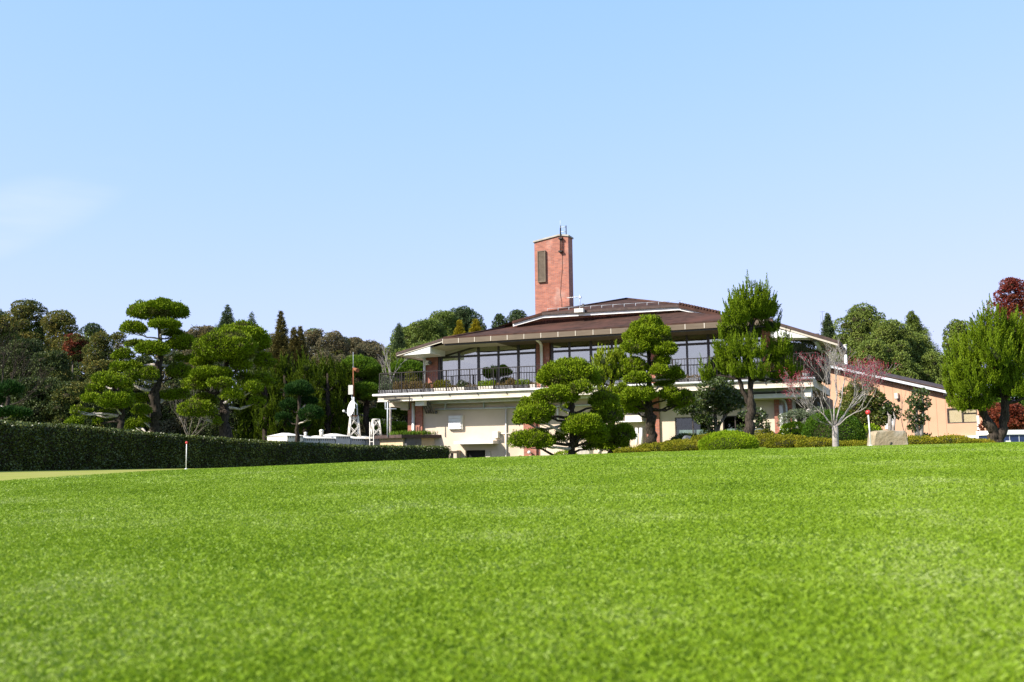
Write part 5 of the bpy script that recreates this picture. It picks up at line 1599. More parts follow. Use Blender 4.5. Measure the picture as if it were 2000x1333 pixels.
broadleaf('camellia_tree', 'glossy dark broad leaved tree with slim forked stems, between the two ground floor windows', 1395, 43,
    [[(1395, 872, 4), (1398, 840, 4), (1396, 800, 3)], [(1397, 870, 4), (1405, 830, 3), (1425, 800, 2)], [(1392, 872, 3), (1384, 830, 3), (1382, 790, 2)], [(1400, 800, 3), (1430, 790, 2)]],
    [(1395, 762, 30, 18), (1410, 775, 34, 20), (1378, 785, 28, 18), (1425, 790, 28, 12), (1445, 781, 16, 8), (1350, 795, 24, 9), (1335, 800, 18, 9), (1368, 812, 16, 10), (1405, 800, 20, 12), (1392, 828, 12, 12), (1384, 846, 12, 8), (1375, 820, 16, 8), (1412, 752, 22, 14)], 81)
broadleaf('camellia_tree', 'short dark leafy bush right behind the trunk of the tall feathery juniper', 1480, 41,
    [[(1478, 872, 3), (1480, 840, 3), (1482, 810, 2)]], [(1480, 812, 15, 12), (1486, 835, 16, 14), (1455, 812, 12, 8), (1452, 838, 12, 8), (1470, 850, 18, 8), (1490, 850, 14, 10)], 82)
broadleaf('garden_tree', "spreading mixed leaf tree with ochre tints between the bare tree and the peach wall", 1695, 41,
    [[(1694, 872, 4), (1698, 840, 4), (1690, 800, 3)], [(1712, 870, 3), (1706, 840, 3), (1716, 800, 2)]],
    [(1690, 778, 34, 18), (1670, 800, 26, 18), (1712, 795, 26, 16), (1700, 820, 34, 16), (1660, 770, 20, 12), (1725, 812, 18, 14), (1690, 845, 30, 16), (1680, 755, 22, 12)], 83, leaf='mixedshrub', L=.10, W=.05, dens=230)
broadleaf('clipped_garden_tree', 'little tree with two pale stems behind the pale stone', 1741, 40,
    [[(1738, 872, 5), (1738, 830, 4), (1738, 812, 3)], [(1744, 872, 4), (1745, 835, 3), (1748, 815, 2)]],
    [(1740, 800, 15, 11), (1748, 812, 9, 8), (1730, 802, 10, 8)], 84, leaf='camellia', bark='palebark')
broadleaf('clipped_garden_tree', 'small tiered tree with pale twisted stems against the peach wall', 1795, 40,
    [[(1796, 875, 5), (1792, 845, 4), (1789, 815, 3), (1793, 785, 2)], [(1800, 873, 4), (1800, 830, 4), (1803, 800, 3), (1800, 775, 2)], [(1790, 870, 3), (1788, 840, 2)]],
    [(1797, 768, 14, 7), (1784, 784, 14, 8), (1803, 790, 14, 10), (1792, 798, 13, 9), (1778, 812, 11, 9), (1790, 826, 13, 8), (1800, 818, 12, 8), (1784, 836, 10, 6), (1807, 852, 9, 5)], 85, leaf='camellia', bark='palebark')
broadleaf('gnarled_pine', 'stunted gnarled pine with bleached limbs beside the right brick corner of the clubhouse', 1555, 41,
    [[(1562, 870, 4), (1558, 840, 4), (1552, 815, 3)], [(1560, 845, 3), (1572, 820, 3), (1578, 800, 2)], [(1556, 835, 3), (1536, 822, 2)]],
    [(1540, 815, 20, 7), (1560, 808, 22, 7), (1580, 812, 20, 7), (1534, 828, 14, 6), (1582, 830, 18, 8), (1600, 805, 18, 7)], 86, leaf='olive', bark='deadwood', L=.07, W=.02, dens=420)
broadleaf('garden_tree', "bushy green and ochre tree directly behind the bare tree's right limbs", 1672, 44,
    [[(1668, 872, 4), (1672, 830, 4), (1668, 790, 3)]],
    [(1668, 790, 24, 20), (1650, 815, 24, 20), (1685, 808, 22, 20), (1640, 840, 24, 20), (1672, 840, 30, 20)], 87, leaf='mixedshrub', L=.10, W=.05, dens=230)


# ---- bare trees ---------------------------------------------------------------
def grow(mb, p, d, ln, r_, lvl, rng, mat, tips, spread=.5, upb=.25, maxl=5):
    n = 4; pts = [p]; q = p.copy(); dd = d / np.linalg.norm(d)
    rad = [r_]
    for i in range(n):
        dd = dd + np.array([rng.gauss(0, .10), rng.gauss(0, .10), rng.gauss(0, .06) + upb * .08]); dd /= np.linalg.norm(dd)
        q = q + dd * ln / n; pts.append(q); rad.append(r_ * (1 - .38 * (i + 1) / n))
    mb.tube(pts, rad, mat, 7 if lvl < 2 else (5 if lvl < 4 else 3), False)
    if lvl >= maxl: tips.append((q, dd)); return
    k = 3 if rng.random() < .45 else 2
    for j in range(k):
        a_ = rng.uniform(0, 6.28); sp = spread * rng.uniform(.6, 1.25)
        x = np.cross(dd, [.3, .5, .8]); x /= np.linalg.norm(x); y = np.cross(dd, x)
        nd = dd + (x * math.cos(a_) + y * math.sin(a_)) * sp + np.array([0, 0, upb])
        st = pts[-1] if j == 0 or rng.random() < .5 else pts[-2]
        grow(mb, st, nd, ln * rng.uniform(.62, .85), max(.004, r_ * rng.uniform(.5, .66)), lvl + 1, rng, mat, tips, spread, upb, maxl)
    if lvl >= 2: tips.append((q, dd))


def bare_tree(name, label, px, Y, limbs, seed, leaf=None, bark='palebark', r0=.13, maxl=5, group=None, cat='tree', trunk_rows=(873, 832), nleaf=12, ln=.75, upb=.25, prob=.4, leafL=.05):
    rng = random.Random(seed); o, base = root_at(name, px, Y, label, cat, group); s = m_px(Y)
    tb = MB(); tips = []
    a_ = P(px, trunk_rows[0], Y); c_ = P(px - 1, trunk_rows[1], Y)
    a_ = np.array([a_[0], a_[1], base[2] - .05])
    tb.tube([a_, a_ * .93 + c_ * .07, a_ * .5 + c_ * .5, c_], [r0 * 1.25, r0 * 1.02, r0, r0 * .95], bark, 12)
    for (qx, qy, dy, rr_) in limbs:
        e_ = P(qx, qy, Y + dy)
        lp = limb(tb, c_ - np.array([0, 0, .05]), e_, rr_, rr_ * .62, bark, rng, sag=-.03, n=5, wig=.04, sides=8)
        d_ = e_ - c_
        for k in range(3):
            nd = d_ / np.linalg.norm(d_) + np.array([rng.uniform(-.5, .5), rng.uniform(-.5, .5), .25])
            grow(tb, lp[[3, 4, 5][k]], nd, ln, rr_ * .5, 1, rng, bark, tips, .5, upb, maxl)
    tb.build('trunk', o, base)
    if leaf:
        f = Foliage(seed + 5)
        # remaining leaves cling in drifts
        pts = []
        for (q, d_) in tips:
            if math.sin(q[0] * 2.3 + 1.1 + seed) + math.sin(q[2] * 2.9 + q[1]) > prob:
                for _ in range(nleaf): pts.append(q + np.array([rng.gauss(0, .06), rng.gauss(0, .06), rng.gauss(0, .05)]))
        pts = np.array(pts)
        f.leaves(pts, f.r.normal(size=pts.shape) + np.array([0, 0, -.4]), leafL, leafL * .6, leaf); f.build('leaves', o, base)
    return o


bare_tree('bare_tree', "small pale barked tree, nearly bare with crimson leaves, before the dark domed shrubs", 1632, 25.5,
    [(1596, 800, .1, .022), (1608, 775, -.4, .020), (1633, 750, .2, .024), (1662, 795, -.1, .034), (1686, 770, .5, .023), (1600, 824, -.3, .011), (1650, 742, .5, .020), (1692, 795, -.4, .016)], 92, leaf='crimson', bark='palebark', r0=.08, maxl=5, ln=.43, upb=.28, nleaf=4, prob=.1, leafL=.038)
bare_tree('bare_tree', 'leafless grey twiggy tree at the far left edge among the autumn trees', 0, 50,
    [(-40, 740, 0, .06), (6, 730, .3, .06), (24, 745, -.3, .05), (20, 770, .5, .05), (40, 785, .2, .04)], 93, None, 'bark', r0=.08, maxl=5, ln=.85, trunk_rows=(850, 800))
bare_tree('bare_tree', 'slim pale young tree with few twigs rising behind the terrace corner', 763, 57,
    [(760, 720, 0, .045), (768, 735, .2, .03), (756, 740, -.2, .03)], 95, None, 'palebark', r0=.07, maxl=3, ln=.7, trunk_rows=(870, 760))
bare_tree('bare_tree', 'low leafless thicket between the two big junipers behind the hedge', 372, 43,
    [(350, 815, 0, .03), (395, 812, .3, .03), (375, 805, -.3, .03), (360, 830, .2, .025), (405, 830, .1, .02)], 96, None, 'greybark', r0=.05, maxl=4, ln=.55, trunk_rows=(870, 858))
bare_tree('bare_tree', 'single thin leafless sapling between the pale stone and the peach wall', 1766, 36,
    [(1762, 790, 0, .014), (1775, 820, .1, .01)], 97, None, 'greybark', r0=.018, maxl=2, ln=.3, trunk_rows=(872, 855))


# ---- background trees ----------------------------------------------------------
def bg_tree(name, label, px, Y, top, wpx, mat, seed, shape='round', group=None, mat2=None, low=None, bark='greybark', dens=1.0, gap=.25, brow=None):
    """broad crown made of many separate leaf masses around real limbs"""
    rng = random.Random(seed); o, base = root_at(name, px, Y, label, 'tree', group); s = m_px(Y)
    ztop = P(px, top, Y)[2]; W2 = wpx * s
    zlow = base[2] + .12 * (ztop - base[2]) if low is None else P(px, low, Y)[2]
    zlow = max(zlow, base[2] + .3); H = ztop - zlow
    Ls = max(.12, 2.7 * s); tb = MB(); c0_ = base.copy()
    tb.tube([base - [0, 0, .1], base * .5 + np.array([base[0] + rng.uniform(-.2, .2), base[1], zlow + H * .3]) * .5, np.array([base[0], base[1], zlow + H * .65])], [max(.12, W2 * .07), max(.09, W2 * .05), .03], bark, 7)
    f = Foliage(seed)
    n = int(36 * dens) + 8
    for i in range(n):
        t = (i + .5) / n
        prof = math.sqrt(max(.03, 1 - ((t - .36) / .66) ** 2))
        an = i * 2.4 + rng.uniform(-.5, .5); rf = rng.uniform(.30, .78) * prof
        rr_ = W2 * rng.uniform(.15, .36) * (.8 + .3 * prof)
        if i == n - 1: rf = .05
        c = np.array([base[0] + math.cos(an) * rf * W2, base[1] + math.sin(an) * rf * W2 * .8, zlow + H * (.04 + .96 * t)])
        c[2] = min(c[2], ztop - rr_ * rng.uniform(.45, .8))
        rz = min(rr_ * .75, H * .3)
        f.pad(c, (rr_, rr_, rz), mat if (mat2 is None or rng.random() < .6) else mat2, Ls, Ls * .55, 5.2 / (Ls * Ls) * .30, rr_ * .16, rr_ * .9, .75, .35, .62, None, .9, fuzz=rr_ * .05)
        if i % 3 == 0:
            limb(tb, (base[0], base[1], zlow + H * rng.uniform(.0, .4)), c, max(.04, W2 * .02), .02, bark, rng, n=4, wig=.06, sides=5)
    tb.build('trunk', o, base); f.build('crown', o, base)
    return o


def conifer(name, label, px, Y, top, wpx, mat, seed, group=None, low=840, droop=.15, tiers=None, full=1.0):
    rng = random.Random(seed); o, base = root_at(name, px, Y, label, 'tree', group); s = m_px(Y)
    ztop = P(px, top, Y)[2]; zlow = max(base[2] + .3, P(px, low, Y)[2]); H = ztop - zlow; W2 = wpx * s
    tb = MB(); tb.tube([base - [0, 0, .1], (base[0], base[1], zlow + H * .5), (base[0], base[1], ztop)], [max(.12, W2 * .09), max(.07, W2 * .05), .015], 'bark', 7)
    f = Foliage(seed); Ls = max(.10, 2.4 * s)
    tiers = tiers or max(10, int(H / (Ls * 1.5)))
    for t_ in range(tiers):
        t = (t_ + .5) / tiers; rad = W2 * (1 - t) ** .85 * rng.uniform(.8, 1.12) + .05
        z = zlow + H * t; nb_ = max(4, int(8 * (rad / W2) + 3))
        for j in range(nb_):
            a_ = 2 * math.pi * (j + rng.random()) / nb_; rl = rad * rng.uniform(.7, 1.15)
            d_ = np.array([math.cos(a_), math.sin(a_), -droop])
            m_ = max(8, int(rl / Ls * 34 * full))
            u = f.r.uniform(.15, 1, m_) ** .7
            p = np.array([base[0], base[1], z]) + d_ * (u * rl)[:, None] + f.r.normal(size=(m_, 3)) * np.array([1, 1, .9]) * (rl * .10 + Ls * .45)
            D = np.tile(d_ + np.array([0, 0, .45]), (m_, 1)) + f.r.normal(size=(m_, 3)) * .5
            f.leaves(p, D, Ls, Ls * .5, mat)
            if j % 4 == 0 and rl > .6: tb.tube([(base[0], base[1], z), tuple(np.array([base[0], base[1], z]) + d_ * rl * .85)], [.03, .01], 'bark', 4)
    # leader
    f.leaves(np.array([[base[0], base[1], ztop - Ls * k * .4] for k in range(8)]), f.r.normal(size=(8, 3)) * .3 + [0, 0, 1], Ls, Ls * .35, mat)
    tb.build('trunk', o, base); f.build('crown', o, base)
    return o


GL = 'autumn trees on the left slope'
for i, (qx, Y, top, wd, mt, mt2, lab) in enumerate([
    (-30, 74, 606, 60, 'autumn', 'oak', 'ochre tinged tree cut by the left edge, at the top of the slope'),
    (45, 78, 590, 62, 'autumn', 'oak', 'highest ochre and green tree at the far left skyline'),
    (110, 76, 612, 56, 'autumn', None, 'golden brown tree right of the highest far left one'),
    (30, 64, 665, 60, 'oak', None, 'dark evergreen in front of the far left skyline trees'),
    (100, 62, 690, 55, 'oak', 'autumn', 'dark olive tree beneath the golden brown tree'),
    (136, 68, 654, 25, 'autumn_red', 'autumn', 'vivid rust red maple on the left slope'),
    (172, 72, 636, 36, 'oak', 'cedar', 'green rounded tree above the rust red maple'),
    (185, 66, 654, 40, 'autumn', 'autumn', 'orange yellow tree right of the rust red maple'),
    (222, 70, 652, 30, 'autumn', 'grey_autumn', 'thin orange brown tree next to the tallest juniper cap'),
    (190, 60, 706, 46, 'oak', 'autumn', 'shaded olive tree below the orange yellow tree'),
    (60, 56, 742, 66, 'oak', None, 'deep shaded evergreen low behind the hedge at far left'),
    (140, 56, 750, 58, 'oak', 'autumn', 'deep shaded evergreen low behind the hedge, left of the low wide juniper'),
    (220, 58, 745, 52, 'oak', None, 'deep shaded evergreen directly behind the low wide juniper'),
    (335, 60, 688, 50, 'oak', 'grey_autumn', 'shaded undergrowth tree behind the tallest juniper trunk'),
    (-50, 58, 700, 60, 'oak', None, 'dark evergreen hanging over the hedge at the very left'),
    (275, 61, 700, 46, 'oak', None, 'shaded evergreen seen through the tallest juniper tiers'),
    (415, 60, 700, 55, 'oak', None, 'deep shaded tree behind the double domed juniper trunk')]):
    low_ = {'autumn_red': 705}.get(mt)
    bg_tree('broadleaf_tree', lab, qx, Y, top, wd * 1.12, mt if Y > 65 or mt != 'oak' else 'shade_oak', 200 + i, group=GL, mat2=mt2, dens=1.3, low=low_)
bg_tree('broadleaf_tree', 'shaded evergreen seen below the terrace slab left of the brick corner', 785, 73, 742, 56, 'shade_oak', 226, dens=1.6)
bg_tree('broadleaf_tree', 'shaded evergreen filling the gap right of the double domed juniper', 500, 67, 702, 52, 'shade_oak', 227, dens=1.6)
GM = 'faded autumn trees on the far middle hill'
for i, (qx, Y, top, wd, mt, mt2, lab) in enumerate([
    (395, 108, 640, 42, 'grey_autumn', 'autumn', 'brownish far tree between the tallest juniper and the double dome'),
    (360, 112, 650, 30, 'grey_autumn', None, 'pale brown far tree right beside the tallest juniper cap'),
    (540, 116, 660, 44, 'grey_autumn', None, 'greyish far tree just right of the double dome'),
    (612, 118, 645, 38, 'grey_autumn', 'oak', 'grey green far tree beside the small twin cedar tips'),
    (648, 116, 652, 36, 'grey_autumn', 'autumn', 'highest orange flecked tree on the far middle skyline'),
    (690, 120, 662, 34, 'grey_autumn', None, 'faded grey tree right of the orange flecked one'),
    (722, 118, 668, 34, 'grey_autumn', 'grey_autumn', 'brownish far tree above the round topped pine'),
    (756, 122, 682, 26, 'grey_autumn', None, 'last faded tree before the green grove left of the roof'),
    (630, 100, 690, 40, 'autumn', 'grey_autumn', 'yellow orange tree below the far middle skyline'),
    (680, 100, 700, 40, 'grey_autumn', 'oak', 'dull brown tree low behind the round topped pine')]):
    bg_tree('broadleaf_tree', lab, qx, Y, top, wd * 1.25, mt, 230 + i, group=GM, mat2=mt2, dens=1.5)
GR = 'green grove behind the clubhouse roof'
for i, (qx, Y, top, wd, mt, lab) in enumerate([
    (800, 90, 640, 34, 'oak', 'leftmost green tree of the grove beside the roof tip'),
    (835, 88, 630, 36, 'oak', 'rounded green tree of the grove above the left roof slope'),
    (868, 92, 612, 36, 'oak', 'dense green tree of the grove, left of the grove top'),
    (903, 94, 604, 36, 'cedar', 'tallest bluish tree of the grove over the left roof'),
    (935, 92, 628, 20, 'cedar', 'small bluish tree at the right end of the grove'),
    (978, 96, 616, 18, 'cedar', 'bushy green tree between the grove and the brick tower'),
    (1012, 96, 608, 22, 'cedar', 'green treetop just left of the brick tower'),
    (790, 78, 685, 26, 'oak', 'lower green tree in the gap between roof tip and terrace'),
    (830, 80, 672, 40, 'oak', 'green tree partly hidden by the left roof slope')]):
    bg_tree('broadleaf_tree', lab, qx, Y, top, wd * 1.45, mt, 250 + i, group=GR, dens=2.0, low=760)
conifer('cedar_tree', 'dark narrow treetop at the left end of the grove by the roof', 779, 86, 632, 26, 'cedar', 270, low=760)
conifer('golden_conifer', 'small golden cone shaped tree over the left roof slope, nearer the terrace', 899, 84, 626, 24, 'gold', 271, full=1.6, low=700)
conifer('golden_conifer', 'small golden cone shaped tree over the left roof slope, nearer the tower', 931, 84, 624, 24, 'gold', 272, full=1.6, low=700)
conifer('cedar_tree', 'tall narrow brown green cedar spire between the double dome and the twin tips', 545, 76, 608, 42, 'browncedar', 273, full=1.3)
conifer('cedar_tree', 'left one of two small brown cedar tips in the middle distance', 571, 78, 640, 34, 'browncedar', 274, full=1.3)
conifer('cedar_tree', 'right one of two small brown cedar tips in the middle distance', 584, 78, 638, 38, 'browncedar', 275, full=1.3)
conifer('fir_tree', 'bluish fir poking above the skyline behind the double dome', 438, 104, 596, 40, 'cedar', 276, full=.8, low=710)
conifer('fir_tree', 'sparse fir tip right of the bluish fir', 487, 108, 610, 26, 'cedar', 277, full=.5, low=710)
GB = 'trees behind the peach annex'
for i, (qx, Y, top, wd, mt, mt2, lab) in enumerate([
    (1655, 86, 655, 26, 'oak', None, 'rounded green tree right behind the roof end of the clubhouse'),
    (1700, 84, 600, 52, 'oak', None, 'biggest rounded evergreen above the peach annex'),
    (1752, 82, 628, 42, 'oak', None, 'rounded evergreen right of the biggest one'),
    (1712, 80, 668, 40, 'oak', None, 'lower evergreen over the high end of the peach roof'),
    (1792, 84, 655, 36, 'oak', None, 'evergreen below the spiky fir crown'),
    (1826, 82, 690, 30, 'oak', None, 'evergreen at the low end of the peach roof'),
    (1765, 80, 690, 36, 'oak', None, 'low evergreen just above the middle of the peach roof'),
    (1885, 70, 628, 36, 'oak', None, 'dark evergreen glimpsed left behind the forked feathery juniper'),
    (1640, 84, 690, 26, 'oak', None, 'evergreen seen through the twigs of the bare white barked tree')]):
    bg_tree('broadleaf_tree', lab, qx, Y, top, wd * 1.3, mt, 290 + i, group=GB, mat2=mt2, dens=1.9)
conifer('fir_tree', 'small fir tip beside the whip aerial', 1629, 88, 612, 30, 'cedar', 310, full=1.3, low=720)
conifer('fir_tree', 'spiky crowned fir above the peach annex roof', 1797, 86, 608, 66, 'oak', 311, full=1.3, low=760)
bg_tree('maple_tree', 'tall dark red tree at the right edge behind the forked juniper', 2000, 60, 545, 42, 'maroon', 320, mat2='autumn_red', low=720, dens=1.3)
bg_tree('maple_tree', 'slim red maple top showing through the forked juniper', 1952, 58, 588, 14, 'autumn_red', 321, mat2='maroon', low=740, dens=.6)
bg_tree('maple_tree', 'low red leaved maple framed by the forked trunk, above the white band', 1968, 46, 790, 46, 'autumn_red', 322, mat2='autumn_red', low=843, dens=1.1, brow=843)
bg_tree('broadleaf_tree', 'dark shaded tree behind the low red maple at the right edge', 1985, 52, 740, 50, 'darkshrub', 323, low=850, dens=1.1)

# ================================================================== PEACH ANNEX
def annex():
    A = P(1600, 700, 60); Bp = P(1930, 800, 53)
    ud = np.array([Bp[0] - A[0], Bp[1] - A[1], 0]); Ln = np.linalg.norm(ud); ud /= Ln; vd = np.array([-ud[1], ud[0], 0])
    O = np.array([A[0], A[1], 0.0])
    o = empty('annex_building', tuple(O), 'peach panelled single storey annex with a brown mono pitch roof, right of the clubhouse', 'annex building')
    o.rotation_euler = (0, 0, math.atan2(ud[1], ud[0]))
    def W2(px, py, v=0):
        d = _F + (px - 1000) / F_PX * _R - (py - 666.5) / F_PX * _U
        t = (v + np.dot(O - CAM, vd)) / np.dot(d, vd); p = CAM + d * t - O
        return np.array([np.dot(p, ud), v, p[2]])
    hl = W2(1690, 729); hr = W2(1845, 763)
    sl = (hr[2] - hl[2]) / (hr[0] - hl[0]); h = lambda u: hl[2] + sl * (u - hl[0])
    x0 = W2(1590, 750)[0]; x1 = W2(1929, 820)[0]; zb = W2(1880, 853)[2]
    a_ = W2(1849, 799); c_ = W2(1909.5, 826)
    wx0, wx1, wz0, wz1 = a_[0], W2(1909.5, 820)[0], c_[2], W2(1880, 797)[2]
    b = MB()
    def wall(xa, xb, za, zb_=None):
        ta = h(xa) if zb_ is None else zb_; tb_ = h(xb) if zb_ is None else zb_
        b.hexa([(xa, 0, za), (xb, 0, za), (xb, .2, za), (xa, .2, za), (xa, 0, ta), (xb, 0, tb_), (xb, .2, tb_), (xa, .2, ta)], 'peach')
    wall(x0, wx0, zb); wall(wx0, wx1, zb, wz0); wall(wx0, wx1, wz1); wall(wx1, x1, zb)
    b.box((x1 - .2, .2, zb), (x1, 7, h(x1)), 'peach')
    b.box((x0, 0, -1), (x1, .2, zb), 'concrete')
    b.build('wall', o)
    g = MB(); u = x0
    while u < x1:
        if not (wx0 - .05 < u < wx1 + .05): g.box((u - .012, -.005, zb), (u + .012, 0, h(u) - .02), 'groove')
        u += .49
    for uu in (W2(1822, 772)[0],):
        g.box((uu, -.005, W2(1840, 773)[2] - .01), (x1, 0, W2(1840, 773)[2] + .01), 'groove')
    g.build('panel_joint', o)
    r_ = MB()
    for (dz, dv0, dv1, th, mt) in ((.0, -.55, 2.5, .10, 'roofedge'), (-.10, -.60, -.42, .14, 'grey'), (.10, -.6, 2.5, .05, 'roofedge')):
        xa, xb = x0 - .3, x1 + .6
        r_.hexa([(xa, dv0, h(xa) + dz), (xb, dv0, h(xb) + dz), (xb, dv1, h(xb) + dz), (xa, dv1, h(xa) + dz), (xa, dv0, h(xa) + dz + th), (xb, dv0, h(xb) + dz + th), (xb, dv1, h(xb) + dz + th), (xa, dv1, h(xa) + dz + th)], mt)
    r_.build('roof', o)
    w_ = MB(); fw = .06
    w_.box((wx0, .02, wz0), (wx0 + fw, .12, wz1), 'bronze'); w_.box((wx1 - fw, .02, wz0), (wx1, .12, wz1), 'bronze'); w_.box((wx0 + fw, .02, wz0), (wx1 - fw, .12, wz0 + fw), 'bronze'); w_.box((wx0 + fw, .02, wz1 - fw), (wx1 - fw, .12, wz1), 'bronze')
    xm = (wx0 + wx1) / 2; w_.box((xm - .03, .02, wz0 + fw), (xm + .03, .12, wz1 - fw), 'bronze'); w_.box((xm + .03, .03, wz0 + .52), (wx1 - fw, .1, wz0 + .55), 'bronze')
    wo = w_.build('window', o)
    q = MB(); q.box((wx0 + fw, .06, wz0 + fw), (wx1 - fw, .068, wz1 - fw), 'clear_glass'); q.build('pane', wo)
    q = MB(); q.box((wx0 + fw, .10, wz0 + fw), (wx1 - fw, .115, wz1 - fw), 'blind'); q.build('blind', wo)
    q = MB(); q.box((x0, -.12, zb - .12), (x1 + .25, -.02, zb + .03), 'white'); q.build('base_trim', o)
    q = MB(); q.box((x1 + .12, -.14, -.6), (x1 + .28, .02, zb + .35), 'white'); q.build('corner_post', o)
    q = MB(); p1 = W2(1907, 812, -.02); p2 = W2(1914, 842, -.02); q.box((p1[0], -.015, p2[2]), (p2[0], 0, p1[2]), 'offwhite'); q.build('paint_patch', o)
    for (px_, py_) in ((1749, 772), (1844, 766)):
        p1 = W2(px_, py_, -.1); q = MB(); q.box((p1[0], -.22, p1[2] - .2), (p1[0] + .17, 0, p1[2] + .1), 'offwhite'); q.box((p1[0] + .02, -.2, p1[2] - .26), (p1[0] + .15, -.02, p1[2] - .2), 'darkmetal'); q.build('wall_vent', o)
    p1 = W2(1728, 815, -.02); p2 = W2(1746, 838, -.02)
    window_ = MB(); window_.box((p1[0], -.03, p2[2]), (p2[0], -.005, p1[2]), 'white')
    for k in range(1, 7): window_.box((p1[0] + .02, -.036, p2[2] + (p1[2] - p2[2]) * k / 7), (p2[0] - .02, -.03, p2[2] + (p1[2] - p2[2]) * k / 7 + .02), 'offwhite')
    window_.build('shutter', o)
annex()
# white pole between the clubhouse and the annex
o, base = root_at('service_pole', 1661, 66, 'short white pole rising between the clubhouse roof end and the annex roof', 'pole')
q = MB(); t_ = P(1657, 676, 66); q.tube([(0, 0, 0), (0, 0, t_[2] - base[2])], .10, 'white', 8); q.build('shaft', o)
q = MB(); q.tube([(0, 0, t_[2] - base[2]), (0, 0, t_[2] - base[2] + .08)], .13, 'offwhite', 8); q.build('cap', o)

# ================================================================== WHITE TOPPED STORE at the right edge
o, base = root_at('bus_shelter', 1995, 40, 'low blue fronted shelter with a wide white band, right of the forked trunk', 'shelter', z=None)
q = MB(); zt = P(1990, 840, 40)[2] - base[2]; zm = P(1990, 849, 40)[2] - base[2]; hw = (2040 - 1958) * m_px(40) / 2
q.box((-hw, -.05, zm), (hw + 2, 2.0, zt), 'white'); q.build('fascia_band', o)
q = MB(); q.box((-hw + .05, .02, -.6), (hw + 2, 1.9, zm), 'bluepanel'); q.build('front_panel', o)
q = MB()
for k in range(5): q.box((-hw + .4 + k * .38, .0, -.3), (-hw + .42 + k * .38, .02, zm), 'grey')
q.build('glazing_bar', o)
q = MB(); q.box((-hw + .24, -.02, zm - .30), (-hw + .44, .0, zm - .24), 'white'); q.build('notice', o)
q = MB(); q.prism([(-hw - .12, -.1, -.4), (-hw + .02, -.1, -.4), (-hw - .02, -.1, zm - .12), (-hw - .07, -.1, zm - .12)], (0, .1, 0), 'white'); q.build('foot_plate', o)

# ================================================================== STONES, FLAG STICKS
def boulder(name, label, px, row, rx, ry, Y, mat, seed, sq=.7):
    r = np.random.default_rng(seed); s = m_px(Y); c = P(px, row, Y); gz = g1(c[0], c[1]); V_, Q_ = _cube_sphere(9)
    u = V_.copy(); n_ = np.zeros(len(u))
    for k in range(7):
        kk = r.normal(size=3) * (1.3 + k * .8); n_ += np.sin(u @ kk + r.uniform(0, 6)) / (k + 1.5)
    u = u * (1 + .13 * n_)[:, None]; u[:, 2] = np.sign(u[:, 2]) * np.abs(u[:, 2]) ** .8
    top = P(px, row - ry, Y)[2]
    V = u * np.array([rx * s, rx * s * sq, (top - gz)])
    me = quad_mesh(name, V, Q_, [mat]); ob = link(name, me); ob.location = (c[0], c[1], gz)
    tag(ob, label, 'boulder'); return ob
boulder('boulder', 'dark blue grey boulder at the foot of the wall right of the tall feathery juniper', 1482, 858, 23, 20, 40, 'rock', 4)
boulder('boulder', 'smaller grey boulder in the azaleas below the left ground floor window', 1343, 864, 13, 12, 39.5, 'rock', 5)

def stone():
    Y = 20.5; s = m_px(Y); c = P(1740, 872, Y); gz = g1(c[0], c[1])
    o = empty('garden_stone', (c[0], c[1], gz), 'pale squared granite stone with a small dark slanting mark, beside the nearer flag stick', 'stone')
    out = [(1706, 880), (1706, 862), (1707, 849), (1711, 843), (1719, 841.5), (1730, 840.5), (1742, 841), (1756, 841.5), (1766, 841), (1771, 845), (1773, 852), (1773.5, 862), (1776, 880)]
    r = random.Random(4); base = np.array([c[0], c[1], gz]); b = bmesh_new()
    fr = [P(x_, y_, Y) - base for x_, y_ in out]
    rings = []
    for k, (dv, sh) in enumerate(((-.02, .93), (-.0, .985), (.05, 1.0), (.25, 1.0), (.42, .97), (.46, .90))):
        cen = np.mean(fr, axis=0)
        ring = []
        for p in fr:
            q = cen + (p - cen) * sh; q = q + np.array([0, dv, 0]) + np.array([r.gauss(0, .006), r.gauss(0, .006), r.gauss(0, .006)])
            ring.append(b.verts.new(q))
        rings.append(ring)
    n = len(out)
    for k in range(len(rings) - 1):
        for i in range(n):
            j = (i + 1) % n; b.faces.new((rings[k][i], rings[k][j], rings[k + 1][j], rings[k + 1][i]))
    b.faces.new(rings[0][::-1]); b.faces.new(rings[-1])
    me = bpy.data.meshes.new('block'); b.normal_update(); b.to_mesh(me); me.materials.append(M['stone']); link('block', me, o)
    q = MB()
    a_ = [P(x_, y_, Y) - base + np.array([0, -.027, 0]) for x_, y_ in ((1736, 871), (1738, 867.5), (1739, 864.5), (1741, 864), (1742.5, 865.5), (1740, 869))]
    q.prism(a_, (0, .012, 0), 'blackmark'); q.build('dark_mark', o)
import bmesh
def bmesh_new(): return bmesh.new()
stone()

